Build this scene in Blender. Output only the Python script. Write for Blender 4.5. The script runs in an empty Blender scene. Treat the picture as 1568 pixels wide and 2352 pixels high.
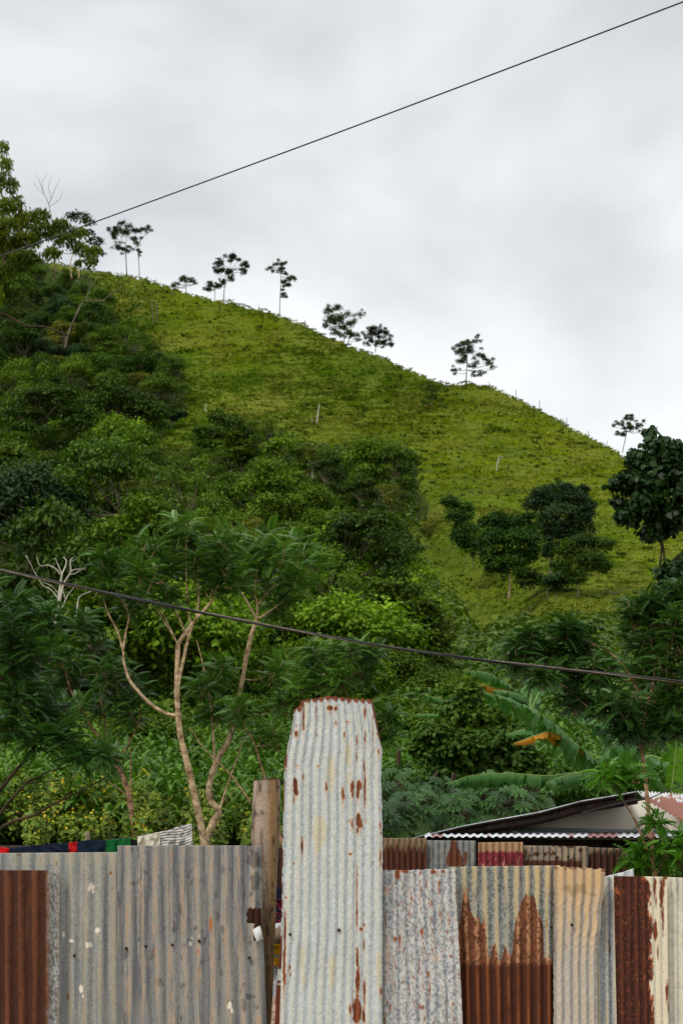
import bpy, math
import numpy as np
from math import radians, pi
rng = np.random.default_rng(11)
SC = bpy.context.scene
# ------------------------------------------------------------------ camera, sky, sun, exposure
FPX, CX, CY = 3518.0, 784.0, 1176.0          # pixel frame of a 1568 x 2352 picture
PITCH, CAMZ = radians(14.0), 1.6
cP, sP = math.cos(PITCH), math.sin(PITCH)
cam = bpy.data.cameras.new('camera'); cam_o = bpy.data.objects.new('camera', cam)
SC.collection.objects.link(cam_o); SC.camera = cam_o
cam_o.location = (0, 0, CAMZ); cam_o.rotation_euler = (radians(90) + PITCH, 0, 0)
cam.sensor_fit = 'VERTICAL'; cam.sensor_height = 24.0; cam.lens = 24.0 * FPX / 2352.0
cam.clip_start = 0.1; cam.clip_end = 6000
cam.dof.use_dof = True; cam.dof.focus_distance = 11.8; cam.dof.aperture_fstop = 3.6
SC.view_settings.view_transform = 'Standard'; SC.view_settings.look = 'None'
SC.view_settings.exposure = 0.4; SC.view_settings.gamma = 1.0
SC.cycles.max_bounces = 6; SC.cycles.diffuse_bounces = 3; SC.cycles.glossy_bounces = 2
SC.cycles.transmission_bounces = 3; SC.cycles.transparent_max_bounces = 4
SUN_EL, SUN_AZ = radians(50), radians(222)    # azimuth clockwise from +Y: behind the camera, a little left
W = bpy.data.worlds.new('World'); SC.world = W; W.use_nodes = True
nt = W.node_tree; nt.nodes.clear()
def N(nt, typ, **kw):
    n = nt.nodes.new(typ)
    for k, v in kw.items():
        if k.startswith('i_'): n.inputs[k[2:].replace('_', ' ')].default_value = v
        else: setattr(n, k, v)
    return n
def ramp(nt, stops, src=None):
    n = nt.nodes.new('ShaderNodeValToRGB'); cr = n.color_ramp
    while len(cr.elements) < len(stops): cr.elements.new(0.5)
    for e, (p, c) in zip(cr.elements, stops):
        e.position = p; e.color = (c[0], c[1], c[2], 1) if hasattr(c, '__len__') else (c, c, c, 1)
    if src is not None: nt.links.new(src, n.inputs['Fac'])
    return n
def mixc(nt, fac, a, b, bt='MIX'):
    n = nt.nodes.new('ShaderNodeMix'); n.data_type = 'RGBA'; n.blend_type = bt
    for s, v in ((0, fac), (6, a), (7, b)):
        if hasattr(v, 'is_output'): nt.links.new(v, n.inputs[s])
        else: n.inputs[s].default_value = v if s == 0 else (v[0], v[1], v[2], 1)
    return n.outputs[2]
sky = N(nt, 'ShaderNodeTexSky', sky_type='NISHITA', sun_disc=False, sun_elevation=SUN_EL, sun_rotation=SUN_AZ)
skys = N(nt, 'ShaderNodeVectorMath', operation='SCALE'); skys.inputs['Scale'].default_value = 0.08
nt.links.new(sky.outputs[0], skys.inputs[0])
tc = N(nt, 'ShaderNodeTexCoord'); mp = N(nt, 'ShaderNodeMapping')
mp.inputs['Scale'].default_value = (1.0, 1.0, 1.7); mp.inputs['Location'].default_value = (0.35, 0.2, 0.19); mp.inputs['Rotation'].default_value = (0, radians(14), 0)
nt.links.new(tc.outputs['Generated'], mp.inputs['Vector'])
nz = N(nt, 'ShaderNodeTexNoise', i_Scale=3.1, i_Detail=4.0, i_Roughness=0.5, i_Distortion=0.25)
nt.links.new(mp.outputs[0], nz.inputs['Vector'])
cl = ramp(nt, [(0.33, (0.50, 0.525, 0.54)), (0.47, (0.66, 0.683, 0.695)), (0.60, (0.80, 0.813, 0.82))], nz.outputs['Fac'])
sep = N(nt, 'ShaderNodeSeparateXYZ'); nt.links.new(tc.outputs['Generated'], sep.inputs[0])
gr = ramp(nt, [(0.0, 1.12), (0.40, 1.09), (0.56, 0.91), (1.0, 1.0)], sep.outputs['Z'])
cl2 = mixc(nt, 1.0, cl.outputs[0], gr.outputs[0], 'MULTIPLY')
skyc = mixc(nt, 0.94, skys.outputs[0], cl2)
bg = N(nt, 'ShaderNodeBackground', i_Strength=1.0); nt.links.new(skyc, bg.inputs['Color'])
wo = N(nt, 'ShaderNodeOutputWorld'); nt.links.new(bg.outputs[0], wo.inputs[0])
sun = bpy.data.lights.new('sun', 'SUN'); sun.energy = 1.5; sun.angle = radians(18); sun.color = (1.0, 0.96, 0.9)
sun_o = bpy.data.objects.new('sun', sun); SC.collection.objects.link(sun_o)
sun_o.rotation_euler = (radians(90) - SUN_EL, 0, -SUN_AZ + pi)
sun_o.location = (0, -20, 40)

# ------------------------------------------------------------------ helpers
def pt(vx, vy, Y):
    vx, vy, Y = np.broadcast_arrays(np.asarray(vx, float), np.asarray(vy, float), np.asarray(Y, float))
    u = (CY - vy) / FPX; s = Y / (cP - u * sP)
    return np.stack([(vx - CX) / FPX * s, Y, CAMZ + (sP + u * cP) * s], -1)
def proj(p):
    x, y, z = p[..., 0], p[..., 1], p[..., 2] - CAMZ
    f = y * cP + z * sP
    return CX + FPX * x / f, CY - FPX * (-y * sP + z * cP) / f
def lin(r, g, b, k=1.0):
    c = np.array([r, g, b], float) / 255
    return tuple(k * np.where(c <= 0.04045, c / 12.92, ((c + 0.055) / 1.055) ** 2.4))
def _h(ix, iy, s):
    n = (ix.astype(np.int64) * 374761393 + iy.astype(np.int64) * 668265263 + s * 974711) & 0x7fffffff
    n = ((n ^ (n >> 13)) * 1274126177) & 0x7fffffff
    return ((n ^ (n >> 16)) & 0xffff) / 65535.0
def vn(x, y, s=0):
    x = np.asarray(x, float); y = np.asarray(y, float)
    ix, iy = np.floor(x), np.floor(y); fx, fy = x - ix, y - iy
    fx = fx * fx * (3 - 2 * fx); fy = fy * fy * (3 - 2 * fy)
    a, b, c, d = _h(ix, iy, s), _h(ix + 1, iy, s), _h(ix, iy + 1, s), _h(ix + 1, iy + 1, s)
    return (a + (b - a) * fx) * (1 - fy) + (c + (d - c) * fx) * fy
def fbm(x, y, s=0, o=4):
    t = 0; a = 0.5; w = 0
    for k in range(o):
        t = t + a * vn(np.asarray(x) * 2 ** k, np.asarray(y) * 2 ** k, s + k * 17); w += a; a *= 0.5
    return t / w
def sst(x, a, b):
    t = np.clip((x - a) / (b - a), 0, 1); return t * t * (3 - 2 * t)
def inpoly(x, y, poly):
    x = np.asarray(x, float); r = np.zeros(x.shape, bool); n = len(poly)
    for i in range(n):
        x0, y0 = poly[i]; x1, y1 = poly[(i + 1) % n]
        if y0 == y1: continue
        r ^= ((y0 > y) != (y1 > y)) & (x < (x1 - x0) * (y - y0) / (y1 - y0) + x0)
    return r
def tag(o, label=None, cat=None, group=None, kind=None):
    if label: o['label'] = label
    if cat: o['category'] = cat
    if group: o['group'] = group
    if kind: o['kind'] = kind
    return o
def thing(name, loc, label, cat, group=None):
    o = bpy.data.objects.new(name, None); SC.collection.objects.link(o)
    o.location = tuple(map(float, loc)); o.empty_display_size = 0.2
    return tag(o, label, cat, group)
def mk(name, V, F, mat, parent=None, col=None, smooth=False, base=None, org=None):
    V = np.asarray(V, float).reshape(-1, 3)
    if org is None:
        org = np.zeros(3)
        q = parent
        while q is not None: org = org + np.array(q.location); q = q.parent
        if parent is None and base is not None: org = np.asarray(base, float)
    V = V - org
    me = bpy.data.meshes.new(name)
    F = [np.asarray(f, np.int64) for f in (F if isinstance(F, list) else [F]) if len(f)]
    lv = np.concatenate([f.ravel() for f in F]); sz = np.concatenate([np.full(len(f), f.shape[1]) for f in F])
    st = np.concatenate([[0], np.cumsum(sz)[:-1]])
    me.vertices.add(len(V)); me.vertices.foreach_set('co', V.astype(np.float32).ravel())
    me.loops.add(len(lv)); me.loops.foreach_set('vertex_index', lv.astype(np.int32))
    me.polygons.add(len(sz)); me.polygons.foreach_set('loop_start', st.astype(np.int32))
    me.update(calc_edges=True)
    if col is not None:
        col = np.asarray(col, float)
        if col.shape[1] == 3: col = np.c_[col, np.ones(len(col))]
        a = me.attributes.new('Col', 'FLOAT_COLOR', 'POINT'); a.data.foreach_set('color', col.astype(np.float32).ravel())
    if smooth: me.polygons.foreach_set('use_smooth', np.ones(len(sz), bool))
    me.materials.append(mat)
    o = bpy.data.objects.new(name, me); SC.collection.objects.link(o)
    if parent is not None: o.parent = parent
    elif base is not None: o.location = tuple(map(float, base))
    return o
class MB:
    def __init__(s): s.V = []; s.F = []; s.C = []; s.n = 0
    def add(s, V, F, C=None):
        V = np.asarray(V, float).reshape(-1, 3)
        for f in (F if isinstance(F, list) else [F]): s.F.append(np.asarray(f) + s.n)
        s.V.append(V); s.n += len(V)
        s.C.append(np.zeros((len(V), 4)) if C is None else C); return s
    def build(s, name, mat, parent=None, **kw):
        return mk(name, np.concatenate(s.V), s.F, mat, parent, col=np.concatenate(s.C), **kw)
def cr(P, k=5):
    P = np.asarray(P, float)
    if len(P) < 3: return P[0] + (P[-1] - P[0]) * np.linspace(0, 1, k + 1)[:, None]
    Q = np.vstack([2 * P[0] - P[1], P, 2 * P[-1] - P[-2]]); out = []
    for i in range(1, len(Q) - 2):
        t = np.linspace(0, 1, k, endpoint=False)[:, None]; a, b, c, d = Q[i - 1:i + 3]
        out.append(0.5 * (2 * b + (c - a) * t + (2 * a - 5 * b + 4 * c - d) * t ** 2 + (3 * b - a - 3 * c + d) * t ** 3))
    return np.vstack(out + [P[-1:]])
def nrm(v): return v / np.maximum(np.linalg.norm(v, axis=-1, keepdims=True), 1e-9)
def tube(P, r0, r1, n=7, k=5, wob=0.0, cap=True):
    P = cr(P, k); m = len(P); T = nrm(np.gradient(P, axis=0))
    ref = np.array([0.0, 1.0, 0.0]) if abs(T[0][1]) < 0.9 else np.array([1.0, 0, 0])
    A = nrm(np.cross(T, ref)); B = np.cross(T, A)
    r = np.linspace(r0, r1, m) * (1 + wob * rng.normal(size=m)); a = np.arange(n) * 2 * pi / n
    V = P[:, None] + r[:, None, None] * (np.cos(a)[None, :, None] * A[:, None] + np.sin(a)[None, :, None] * B[:, None])
    i, j = np.meshgrid(np.arange(m - 1), np.arange(n), indexing='ij'); j2 = (j + 1) % n
    F = np.stack([i * n + j, i * n + j2, (i + 1) * n + j2, (i + 1) * n + j], -1).reshape(-1, 4)
    fs = [F]
    if cap: fs += [np.arange(n)[None, ::-1].copy(), np.arange(n)[None] + (m - 1) * n]
    return V.reshape(-1, 3), fs
def box(x0, x1, y0, y1, z0, z1):
    V = np.array([(x, y, z) for x in (x0, x1) for y in (y0, y1) for z in (z0, z1)], float)
    return V, np.array([(0, 1, 3, 2), (4, 6, 7, 5), (0, 4, 5, 1), (2, 3, 7, 6), (0, 2, 6, 4), (1, 5, 7, 3)])
def prism(poly, d):
    """poly: n x 3 outline, swept by the vector d"""
    P = np.asarray(poly, float); n = len(P); V = np.vstack([P, P + np.asarray(d)])
    i = np.arange(n); j = (i + 1) % n
    return V, [np.arange(n)[None], np.arange(n)[None, ::-1] + n, np.stack([i, i + n, j + n, j], -1)]

# ------------------------------------------------------------------ materials
def newmat(name):
    m = bpy.data.materials.new(name); m.use_nodes = True
    return m, m.node_tree, m.node_tree.nodes['Principled BSDF']
def leafmat(name, dark, light, trans=0.2, rough=0.6, spec=0.18, hue=0.0, var=0.42):
    m, nt, b = newmat(name)
    at = N(nt, 'ShaderNodeAttribute', attribute_name='Col'); sp = N(nt, 'ShaderNodeSeparateColor'); nt.links.new(at.outputs['Color'], sp.inputs[0])
    ad = N(nt, 'ShaderNodeMath', operation='MULTIPLY_ADD'); nt.links.new(sp.outputs[0], ad.inputs[0]); ad.inputs[1].default_value = 0.5
    hf = N(nt, 'ShaderNodeMath', operation='MULTIPLY'); hf.inputs[1].default_value = 0.5; nt.links.new(sp.outputs[1], hf.inputs[0]); nt.links.new(hf.outputs[0], ad.inputs[2])
    c = mixc(nt, ad.outputs[0], dark, light)
    oi = N(nt, 'ShaderNodeObjectInfo'); mr = N(nt, 'ShaderNodeMapRange'); nt.links.new(oi.outputs['Random'], mr.inputs[0])
    mr.inputs[3].default_value = 1 - var; mr.inputs[4].default_value = 1 + var
    hs = N(nt, 'ShaderNodeHueSaturation'); nt.links.new(mr.outputs[0], hs.inputs['Value']); nt.links.new(c, hs.inputs['Color'])
    nt.links.new(hs.outputs[0], b.inputs['Base Color']); b.inputs['Roughness'].default_value = rough; b.inputs['Specular IOR Level'].default_value = spec
    tr = N(nt, 'ShaderNodeBsdfTranslucent'); tcol = mixc(nt, 1.0, hs.outputs[0], (1.3, 1.5, 0.5), 'MULTIPLY'); nt.links.new(tcol, tr.inputs['Color'])
    mx = N(nt, 'ShaderNodeMixShader'); mx.inputs[0].default_value = trans
    nt.links.new(b.outputs[0], mx.inputs[1]); nt.links.new(tr.outputs[0], mx.inputs[2])
    nt.links.new(mx.outputs[0], nt.nodes['Material Output'].inputs[0]); return m
def barkmat(name, c1, c2, sc=14.0, zs=0.35, rough=0.85):
    m, nt, b = newmat(name)
    tc = N(nt, 'ShaderNodeTexCoord'); mp = N(nt, 'ShaderNodeMapping'); mp.inputs['Scale'].default_value = (1, 1, zs); nt.links.new(tc.outputs['Object'], mp.inputs[0])
    n = N(nt, 'ShaderNodeTexNoise', i_Scale=sc, i_Detail=6.0, i_Roughness=0.65); nt.links.new(mp.outputs[0], n.inputs['Vector'])
    r = ramp(nt, [(0.35, c1), (0.62, c2)], n.outputs['Fac']); nt.links.new(r.outputs[0], b.inputs['Base Color'])
    bp = N(nt, 'ShaderNodeBump', i_Strength=0.5, i_Distance=0.01); nt.links.new(n.outputs['Fac'], bp.inputs['Height']); nt.links.new(bp.outputs[0], b.inputs['Normal'])
    b.inputs['Roughness'].default_value = rough; b.inputs['Specular IOR Level'].default_value = 0.2; return m
def colmat(name, rough=0.6, spec=0.3, grain=0.18, gs=160.0, metal=0.0, bump=0.0):
    """base colour from the mesh's own painted colours, broken up by a fine grain; alpha holds the roughness"""
    m, nt, b = newmat(name)
    at = N(nt, 'ShaderNodeAttribute', attribute_name='Col'); tc = N(nt, 'ShaderNodeTexCoord')
    n = N(nt, 'ShaderNodeTexNoise', i_Scale=gs, i_Detail=3.0, i_Roughness=0.7); nt.links.new(tc.outputs['Object'], n.inputs['Vector'])
    r = ramp(nt, [(0.3, 1 - grain), (0.7, 1 + grain)], n.outputs['Fac'])
    c = mixc(nt, 1.0, at.outputs['Color'], r.outputs[0], 'MULTIPLY'); nt.links.new(c, b.inputs['Base Color'])
    if rough is None: nt.links.new(at.outputs['Alpha'], b.inputs['Roughness'])
    else: b.inputs['Roughness'].default_value = rough
    b.inputs['Specular IOR Level'].default_value = spec; b.inputs['Metallic'].default_value = metal
    if bump:
        bp = N(nt, 'ShaderNodeBump', i_Strength=bump, i_Distance=0.004); nt.links.new(n.outputs['Fac'], bp.inputs['Height']); nt.links.new(bp.outputs[0], b.inputs['Normal'])
    return m
def plain(name, c1, c2, sc=8.0, rough=0.8, spec=0.25, det=6.0):
    m, nt, b = newmat(name); tc = N(nt, 'ShaderNodeTexCoord')
    n = N(nt, 'ShaderNodeTexNoise', i_Scale=sc, i_Detail=det, i_Roughness=0.6); nt.links.new(tc.outputs['Object'], n.inputs['Vector'])
    r = ramp(nt, [(0.35, c1), (0.65, c2)], n.outputs['Fac']); nt.links.new(r.outputs[0], b.inputs['Base Color'])
    b.inputs['Roughness'].default_value = rough; b.inputs['Specular IOR Level'].default_value = spec; return m
M = {}
M['dark'] = leafmat('leaf_dark', (0.012, 0.032, 0.004), (0.095, 0.175, 0.014))
M['mid'] = leafmat('leaf_mid', (0.018, 0.048, 0.004), (0.165, 0.265, 0.014))
M['olive'] = leafmat('leaf_olive', (0.045, 0.056, 0.007), (0.26, 0.265, 0.028))
M['bright'] = leafmat('leaf_bright', (0.028, 0.078, 0.004), (0.22, 0.35, 0.013))
M['blue'] = leafmat('leaf_bluish', (0.008, 0.028, 0.009), (0.06, 0.12, 0.036))
M['ridge'] = leafmat('leaf_ridge', (0.02, 0.042, 0.008), (0.055, 0.10, 0.018))
M['gum'] = leafmat('leaf_gum', (0.05, 0.085, 0.006), (0.19, 0.24, 0.014), var=0.1, trans=0.45)
M['frond'] = leafmat('leaf_frond', (0.018, 0.062, 0.007), (0.15, 0.30, 0.045), rough=0.36, spec=0.5, var=0.1)
M['frond_dark'] = leafmat('leaf_frond_dark', (0.014, 0.046, 0.008), (0.085, 0.20, 0.036), rough=0.4, spec=0.45, var=0.1)
M['frond_bright'] = leafmat('leaf_frond_bright', (0.03, 0.11, 0.008), (0.14, 0.34, 0.03), rough=0.42, spec=0.4, var=0.05)
M['big'] = leafmat('leaf_big', (0.006, 0.02, 0.004), (0.034, 0.082, 0.014), rough=0.5, spec=0.25, trans=0.2, var=0.05)
M['papaya'] = leafmat('leaf_papaya', (0.012, 0.058, 0.008), (0.10, 0.24, 0.04), rough=0.42, spec=0.35, var=0.15)
M['maize'] = leafmat('leaf_maize', (0.022, 0.07, 0.006), (0.145, 0.28, 0.034), rough=0.5, spec=0.14, var=0.1)
M['shrub'] = leafmat('leaf_shrub', (0.022, 0.06, 0.008), (0.10, 0.175, 0.016), var=0.1)
M['gully'] = leafmat('leaf_gully', (0.012, 0.042, 0.005), (0.085, 0.185, 0.018), var=0.02)
M['gully_blue'] = leafmat('leaf_gully_blue', (0.010, 0.030, 0.010), (0.062, 0.115, 0.04), var=0.02)
M['weed'] = colmat('weed_leaf', rough=0.6, grain=0.1)
M['scrub'] = leafmat('leaf_scrub', (0.03, 0.065, 0.008), (0.13, 0.19, 0.02))
M['trunk'] = barkmat('bark_grey', lin(70, 60, 48), lin(128, 116, 98), 3.0)
M['trunk_pale'] = barkmat('bark_pale', lin(112, 84, 60), lin(212, 184, 144), 9.0, 1.5)
M['trunk_brown'] = barkmat('bark_brown', lin(84, 60, 44), lin(178, 140, 106), 11.0, 1.5)
M['trunk_dark'] = barkmat('bark_dark', lin(30, 24, 18), lin(82, 66, 48), 10.0)
M['dead'] = barkmat('bark_dead', lin(140, 132, 118), lin(215, 208, 192), 4.0)
M['wire'] = plain('wire_rubber', (0.012, 0.011, 0.012), (0.03, 0.028, 0.03), 30, 0.45, 0.5)
M['wire2'] = plain('wire_copper', lin(84, 72, 62), lin(140, 124, 108), 20, 0.4, 0.5)
M['sheet'] = colmat('corrugated_metal', rough=None, spec=0.35, grain=0.16, gs=110.0, bump=0.15)
M['post'] = colmat('weathered_post', rough=0.85, spec=0.2, grain=0.25, gs=60.0, bump=0.4)
M['cloth'] = colmat('cloth', rough=0.95, spec=0.1, grain=0.12, gs=300.0)
M['nail'] = plain('rusty_nail', (0.02, 0.015, 0.012), (0.06, 0.04, 0.03), 60, 0.6)
M['wood'] = barkmat('grey_wood', lin(100, 86, 70), lin(150, 132, 112), 20.0)
M['darkwood'] = barkmat('dark_wood', lin(28, 22, 18), lin(60, 46, 36), 12.0)
M['plaster'] = plain('cream_plaster', lin(206, 198, 180), lin(222, 214, 198), 2.5, 0.9, 0.15)
M['beam'] = plain('grey_paint', lin(120, 128, 128), lin(150, 158, 156), 4, 0.6)
M['white'] = plain('white_paint', lin(205, 208, 210), lin(232, 234, 236), 6, 0.5)
M['dirt'] = plain('earth', lin(104, 84, 62), lin(140, 116, 88), 1.5, 0.95, 0.1)
M['rubble'] = plain('rubble_stone', lin(120, 96, 78), lin(190, 165, 145), 12, 0.9)
M['zincwhite'] = plain('bright_zinc', lin(185, 188, 188), lin(235, 236, 234), 5, 0.45, 0.4)

# ------------------------------------------------------------------ the hill (one height field)
YT = np.array([30, 42, 60, 85, 115, 150, 190, 225, 255, 300, 360, 460.0])
VT = np.array([1890, 1750, 1600, 1450, 1300, 1150, 1000, 850, 700, 560, 420, 250.0])
TT = np.tan(PITCH + np.arctan((CY - VT) / FPX))
YT = np.concatenate([[12, 15, 17, 20, 25], YT]); TT = np.concatenate([[(z - CAMZ) / y for y, z in ((12, 0), (15, 0.2), (17, 1.3), (20, 1.9), (25, 2.4))], TT])
def YofV(vy):
    return np.interp(np.tan(PITCH + np.arctan((CY - np.asarray(vy, float)) / FPX)), TT, YT)
RID = np.array([(-1500, 800), (-700, 560), (-200, 540), (0, 572), (100, 598), (210, 622), (330, 640), (420, 668), (500, 692), (600, 714), (700, 747), (800, 792), (900, 830), (960, 857), (1020, 884), (1045, 888), (1075, 882), (1130, 890), (1200, 920), (1300, 975), (1400, 1032), (1450, 1060), (1568, 1140), (1750, 1270), (2300, 1600), (3200, 1900)], float)
_u = (CY - RID[:, 1]) / FPX; RU = (RID[:, 0] - CX) / FPX / (cP - _u * sP); RT = np.tan(PITCH + np.arctan(_u))
FOLD = np.array([(880, 1130), (930, 1180), (965, 1240), (1000, 1290), (1050, 1340), (1110, 1400), (1170, 1440), (1210, 1455)], float)
_f = (CY - FOLD[:, 1]) / FPX; FU = (FOLD[:, 0] - CX) / FPX / (cP - _f * sP); FY = YofV(FOLD[:, 1])
def H(x, y):
    x = np.asarray(x, float); y = np.asarray(y, float); U = x / y
    T = np.interp(y, YT, TT); Tr = np.interp(U, RU, RT); Yr = np.interp(Tr, TT, YT)
    yf = np.interp(U, FU, FY); wf = sst(U, FU[0], FU[2]) * (1 - sst(U, FU[-2], FU[-1] + 0.02))
    d = y - yf; T = T - wf * 0.022 * sst(d, 0, 8) * (1 - sst(d, 12, 40)) + wf * 0.004 * np.exp(-(d / 8.0) ** 2)
    zf = CAMZ + y * T; zr = CAMZ + Yr * Tr; zb = zr - (y - Yr) * 0.45
    k = 2.0; h = np.clip(0.5 + 0.5 * (zb - zf) / k, 0, 1)
    z = zb + (zf - zb) * h
    near = sst(y, 30, 70)
    z = z + near * (0.9 * (fbm(x / 14, y / 14, 3, 3) - 0.5) + 0.45 * (fbm(x / 3.2, y / 3.2, 9, 2) - 0.5))
    tr = z / 1.5 + 5.0 * fbm(x / 14, y / 14, 41, 3); z = z + near * 0.2 * sst(fbm(x / 7, y / 7, 43, 2), .38, .62) * np.sin(2 * pi * tr)
    return np.maximum(z, -0.3)
FOREST = [(-520, 560), (-80, 585), (40, 592), (200, 624), (270, 720), (330, 775), (400, 830), (432, 890), (420, 960), (350, 1010), (330, 1060), (430, 1050), (440, 1000), (500, 965), (560, 960), (610, 1000), (700, 1020), (850, 1040), (955, 1050), (975, 1170), (925, 1210), (960, 1290), (1030, 1390), (1055, 1470), (1110, 1500), (1150, 1455), (1300, 1450), (1420, 1440), (1700, 1430), (2100, 1400), (2100, 2100), (-520, 2100)]
def build_terrain():
    U = np.concatenate([np.linspace(-1.3, -0.34, 30, endpoint=False), np.linspace(-0.34, 0.34, 360), np.linspace(0.34, 1.3, 31)[1:]])
    y = 12 * (470 / 12.0) ** np.linspace(0, 1, 420)
    uu, yy = np.meshgrid(U, y); xx = uu * yy; zz = H(xx, yy)
    P = np.stack([xx, yy, zz], -1); a, b = len(y), len(U)
    i, j = np.meshgrid(np.arange(a - 1), np.arange(b - 1), indexing='ij')
    F = np.stack([i * b + j, i * b + j + 1, (i + 1) * b + j + 1, (i + 1) * b + j], -1).reshape(-1, 4)
    vx, vy = proj(P); jx = 40 * (fbm(xx / 9, yy / 9, 31, 2) - 0.5)
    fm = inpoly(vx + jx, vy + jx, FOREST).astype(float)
    m, nt, b_ = newmat('hill_ground')
    at = N(nt, 'ShaderNodeAttribute', attribute_name='Col'); sp = N(nt, 'ShaderNodeSeparateColor'); nt.links.new(at.outputs['Color'], sp.inputs[0])
    tc = N(nt, 'ShaderNodeTexCoord')
    n1 = N(nt, 'ShaderNodeTexNoise', i_Scale=0.06, i_Detail=5.0, i_Roughness=0.6); n2 = N(nt, 'ShaderNodeTexNoise', i_Scale=2.6, i_Detail=5.0, i_Roughness=0.75)
    for n in (n1, n2): nt.links.new(tc.outputs['Object'], n.inputs['Vector'])
    c1 = ramp(nt, [(0.32, (0.074, 0.115, 0.006)), (0.5, (0.115, 0.152, 0.008)), (0.68, (0.155, 0.16, 0.018))], n1.outputs['Fac'])
    c2 = ramp(nt, [(0.3, 0.35), (0.55, 1.0), (0.75, 1.35)], n2.outputs['Fac'])
    g = mixc(nt, 1.0, c1.outputs[0], c2.outputs[0], 'MULTIPLY')
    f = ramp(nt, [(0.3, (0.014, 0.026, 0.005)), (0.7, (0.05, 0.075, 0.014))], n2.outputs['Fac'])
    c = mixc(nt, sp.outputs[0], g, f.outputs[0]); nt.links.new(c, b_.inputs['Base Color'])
    b_.inputs['Roughness'].default_value = 0.95; b_.inputs['Specular IOR Level'].default_value = 0.1
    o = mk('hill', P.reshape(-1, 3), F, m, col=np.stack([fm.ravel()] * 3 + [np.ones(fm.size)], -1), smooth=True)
    tag(o, kind='structure')
    g = mk('ground', [(-1500, -400, -0.35), (1500, -400, -0.35), (1500, 3000, -0.35), (-1500, 3000, -0.35)], np.array([[0, 1, 2, 3]]), M['dirt']); tag(g, kind='structure')
    yv = np.linspace(-60, 13, 90); xv = np.linspace(-60, 60, 120); xx, yy = np.meshgrid(xv, yv)
    zz = 0.05 * (fbm(xx / 2, yy / 2, 5, 3) - 0.5) - 0.02
    i, j = np.meshgrid(np.arange(len(yv) - 1), np.arange(len(xv) - 1), indexing='ij'); b = len(xv)
    F = np.stack([i * b + j, i * b + j + 1, (i + 1) * b + j + 1, (i + 1) * b + j], -1).reshape(-1, 4)
    tag(mk('dirt_road', np.stack([xx, yy, zz], -1).reshape(-1, 3), F, M['dirt'], smooth=True), kind='structure')
build_terrain()
def hill_pt(vx, vy):
    Y = YofV(vy); p = pt(vx, vy, Y); p[..., 2] = H(p[..., 0], p[..., 1]); return p

# ------------------------------------------------------------------ foliage builders
LT = np.array([(0, 0, 0), (0.3, 0.5, 0.10), (0.72, 0.42, 0.06), (1, 0, -0.12), (0.72, -0.42, 0.06), (0.3, -0.5, 0.10)])
def leaves(P, T, Nn, L, Wd, C):
    n = len(P); T = nrm(T); B = nrm(np.cross(Nn, T)); Z = np.cross(T, B)
    L = np.broadcast_to(L, n)[:, None, None]; Wd = np.broadcast_to(Wd, n)[:, None, None]
    V = P[:, None] + LT[None, :, 0:1] * L * T[:, None] + LT[None, :, 1:2] * Wd * B[:, None] + LT[None, :, 2:3] * L * Z[:, None]
    F = np.arange(n * 6).reshape(n, 6)
    return V.reshape(-1, 3), F, np.repeat(C, 6, 0)
def crown(cl, n, L, Wr=0.55, up=0.7, hang=0.0, shell=0.5, jit=0.12, flat=0.8):
    cl = np.asarray(cl, float); k = len(cl); w = cl[:, 3] * (cl[:, 4] + cl[:, 5]); idx = rng.choice(k, n, p=w / w.sum())
    d = nrm(rng.normal(size=(n, 3))); fl = (d[:, 2] < 0) & (rng.random(n) < up); d[fl, 2] *= -1
    rad = rng.uniform(shell, 1, n) ** 0.6 * (1 + jit * rng.normal(size=n))
    P = cl[idx, :3] + d * rad[:, None] * cl[idx, 3:6]
    Nn = nrm(nrm(d / cl[idx, 3:6]) * 0.8 + np.array([0, 0, flat]) + rng.normal(size=(n, 3)) * 0.45)
    T = nrm(np.cross(Nn, rng.normal(size=(n, 3)))) + nrm(d) * 0.3 - np.array([0, 0, hang])
    cg = rng.random(k)
    C = np.stack([rng.random(n), cg[idx], rng.random(n), np.ones(n)], -1)
    LL = L * rng.uniform(0.65, 1.35, n)
    return leaves(P, T, Nn, LL, LL * Wr, C)
def vcl(cl, Y, dep=0.8):
    out = []
    for c in cl:
        p = pt(c[0], c[1], Y + (rng.uniform(-1, 1) * dep * c[2] * Y / FPX if len(c) < 5 else c[4]))
        out.append((*p, c[2] * Y / FPX, c[2] * Y / FPX, c[3] * Y / FPX))
    return out
def limbs(tr, Y, wand=0.0):
    mb = MB()
    for poly, r0, r1 in tr:
        P = np.array([pt(p[0], p[1], Y + (p[2] if len(p) > 2 else 0)) for p in poly])
        mb.add(*tube(P, r0 * 0.78 * Y / FPX, r1 * 0.82 * Y / FPX, wob=0.05, k=7))
    return mb
def twigs_to(mb, cl, Pl, r=0.02, share=1.0):
    """thin limbs from the nearest point of the trunk up into each leaf clump"""
    for c in cl:
        if rng.random() > share: continue
        e = np.array(c[:3]); q = Pl[np.argmin(np.linalg.norm(Pl - e, axis=1) + 2 * np.maximum(0, Pl[:, 2] - e[2]))]
        m = (q + e) / 2 - np.array([0, 0, 0.08]) * np.linalg.norm(e - q) + rng.normal(size=3) * 0.04 * np.linalg.norm(e - q)
        mb.add(*tube([q, m, e], r, r * 0.35, n=5, k=4))
def frag(cl, k=5, s=0.55, o=0.75):
    out = []
    for c in cl:
        for i in range(k):
            a = rng.uniform(0, 2 * pi); q = o * math.sqrt(rng.random()); out.append((c[0] + c[2] * q * math.cos(a), c[1] + c[3] * q * math.sin(a), c[2] * s * rng.uniform(.6, 1.2), c[3] * s * rng.uniform(.6, 1.2), *c[4:]))
    return out
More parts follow.
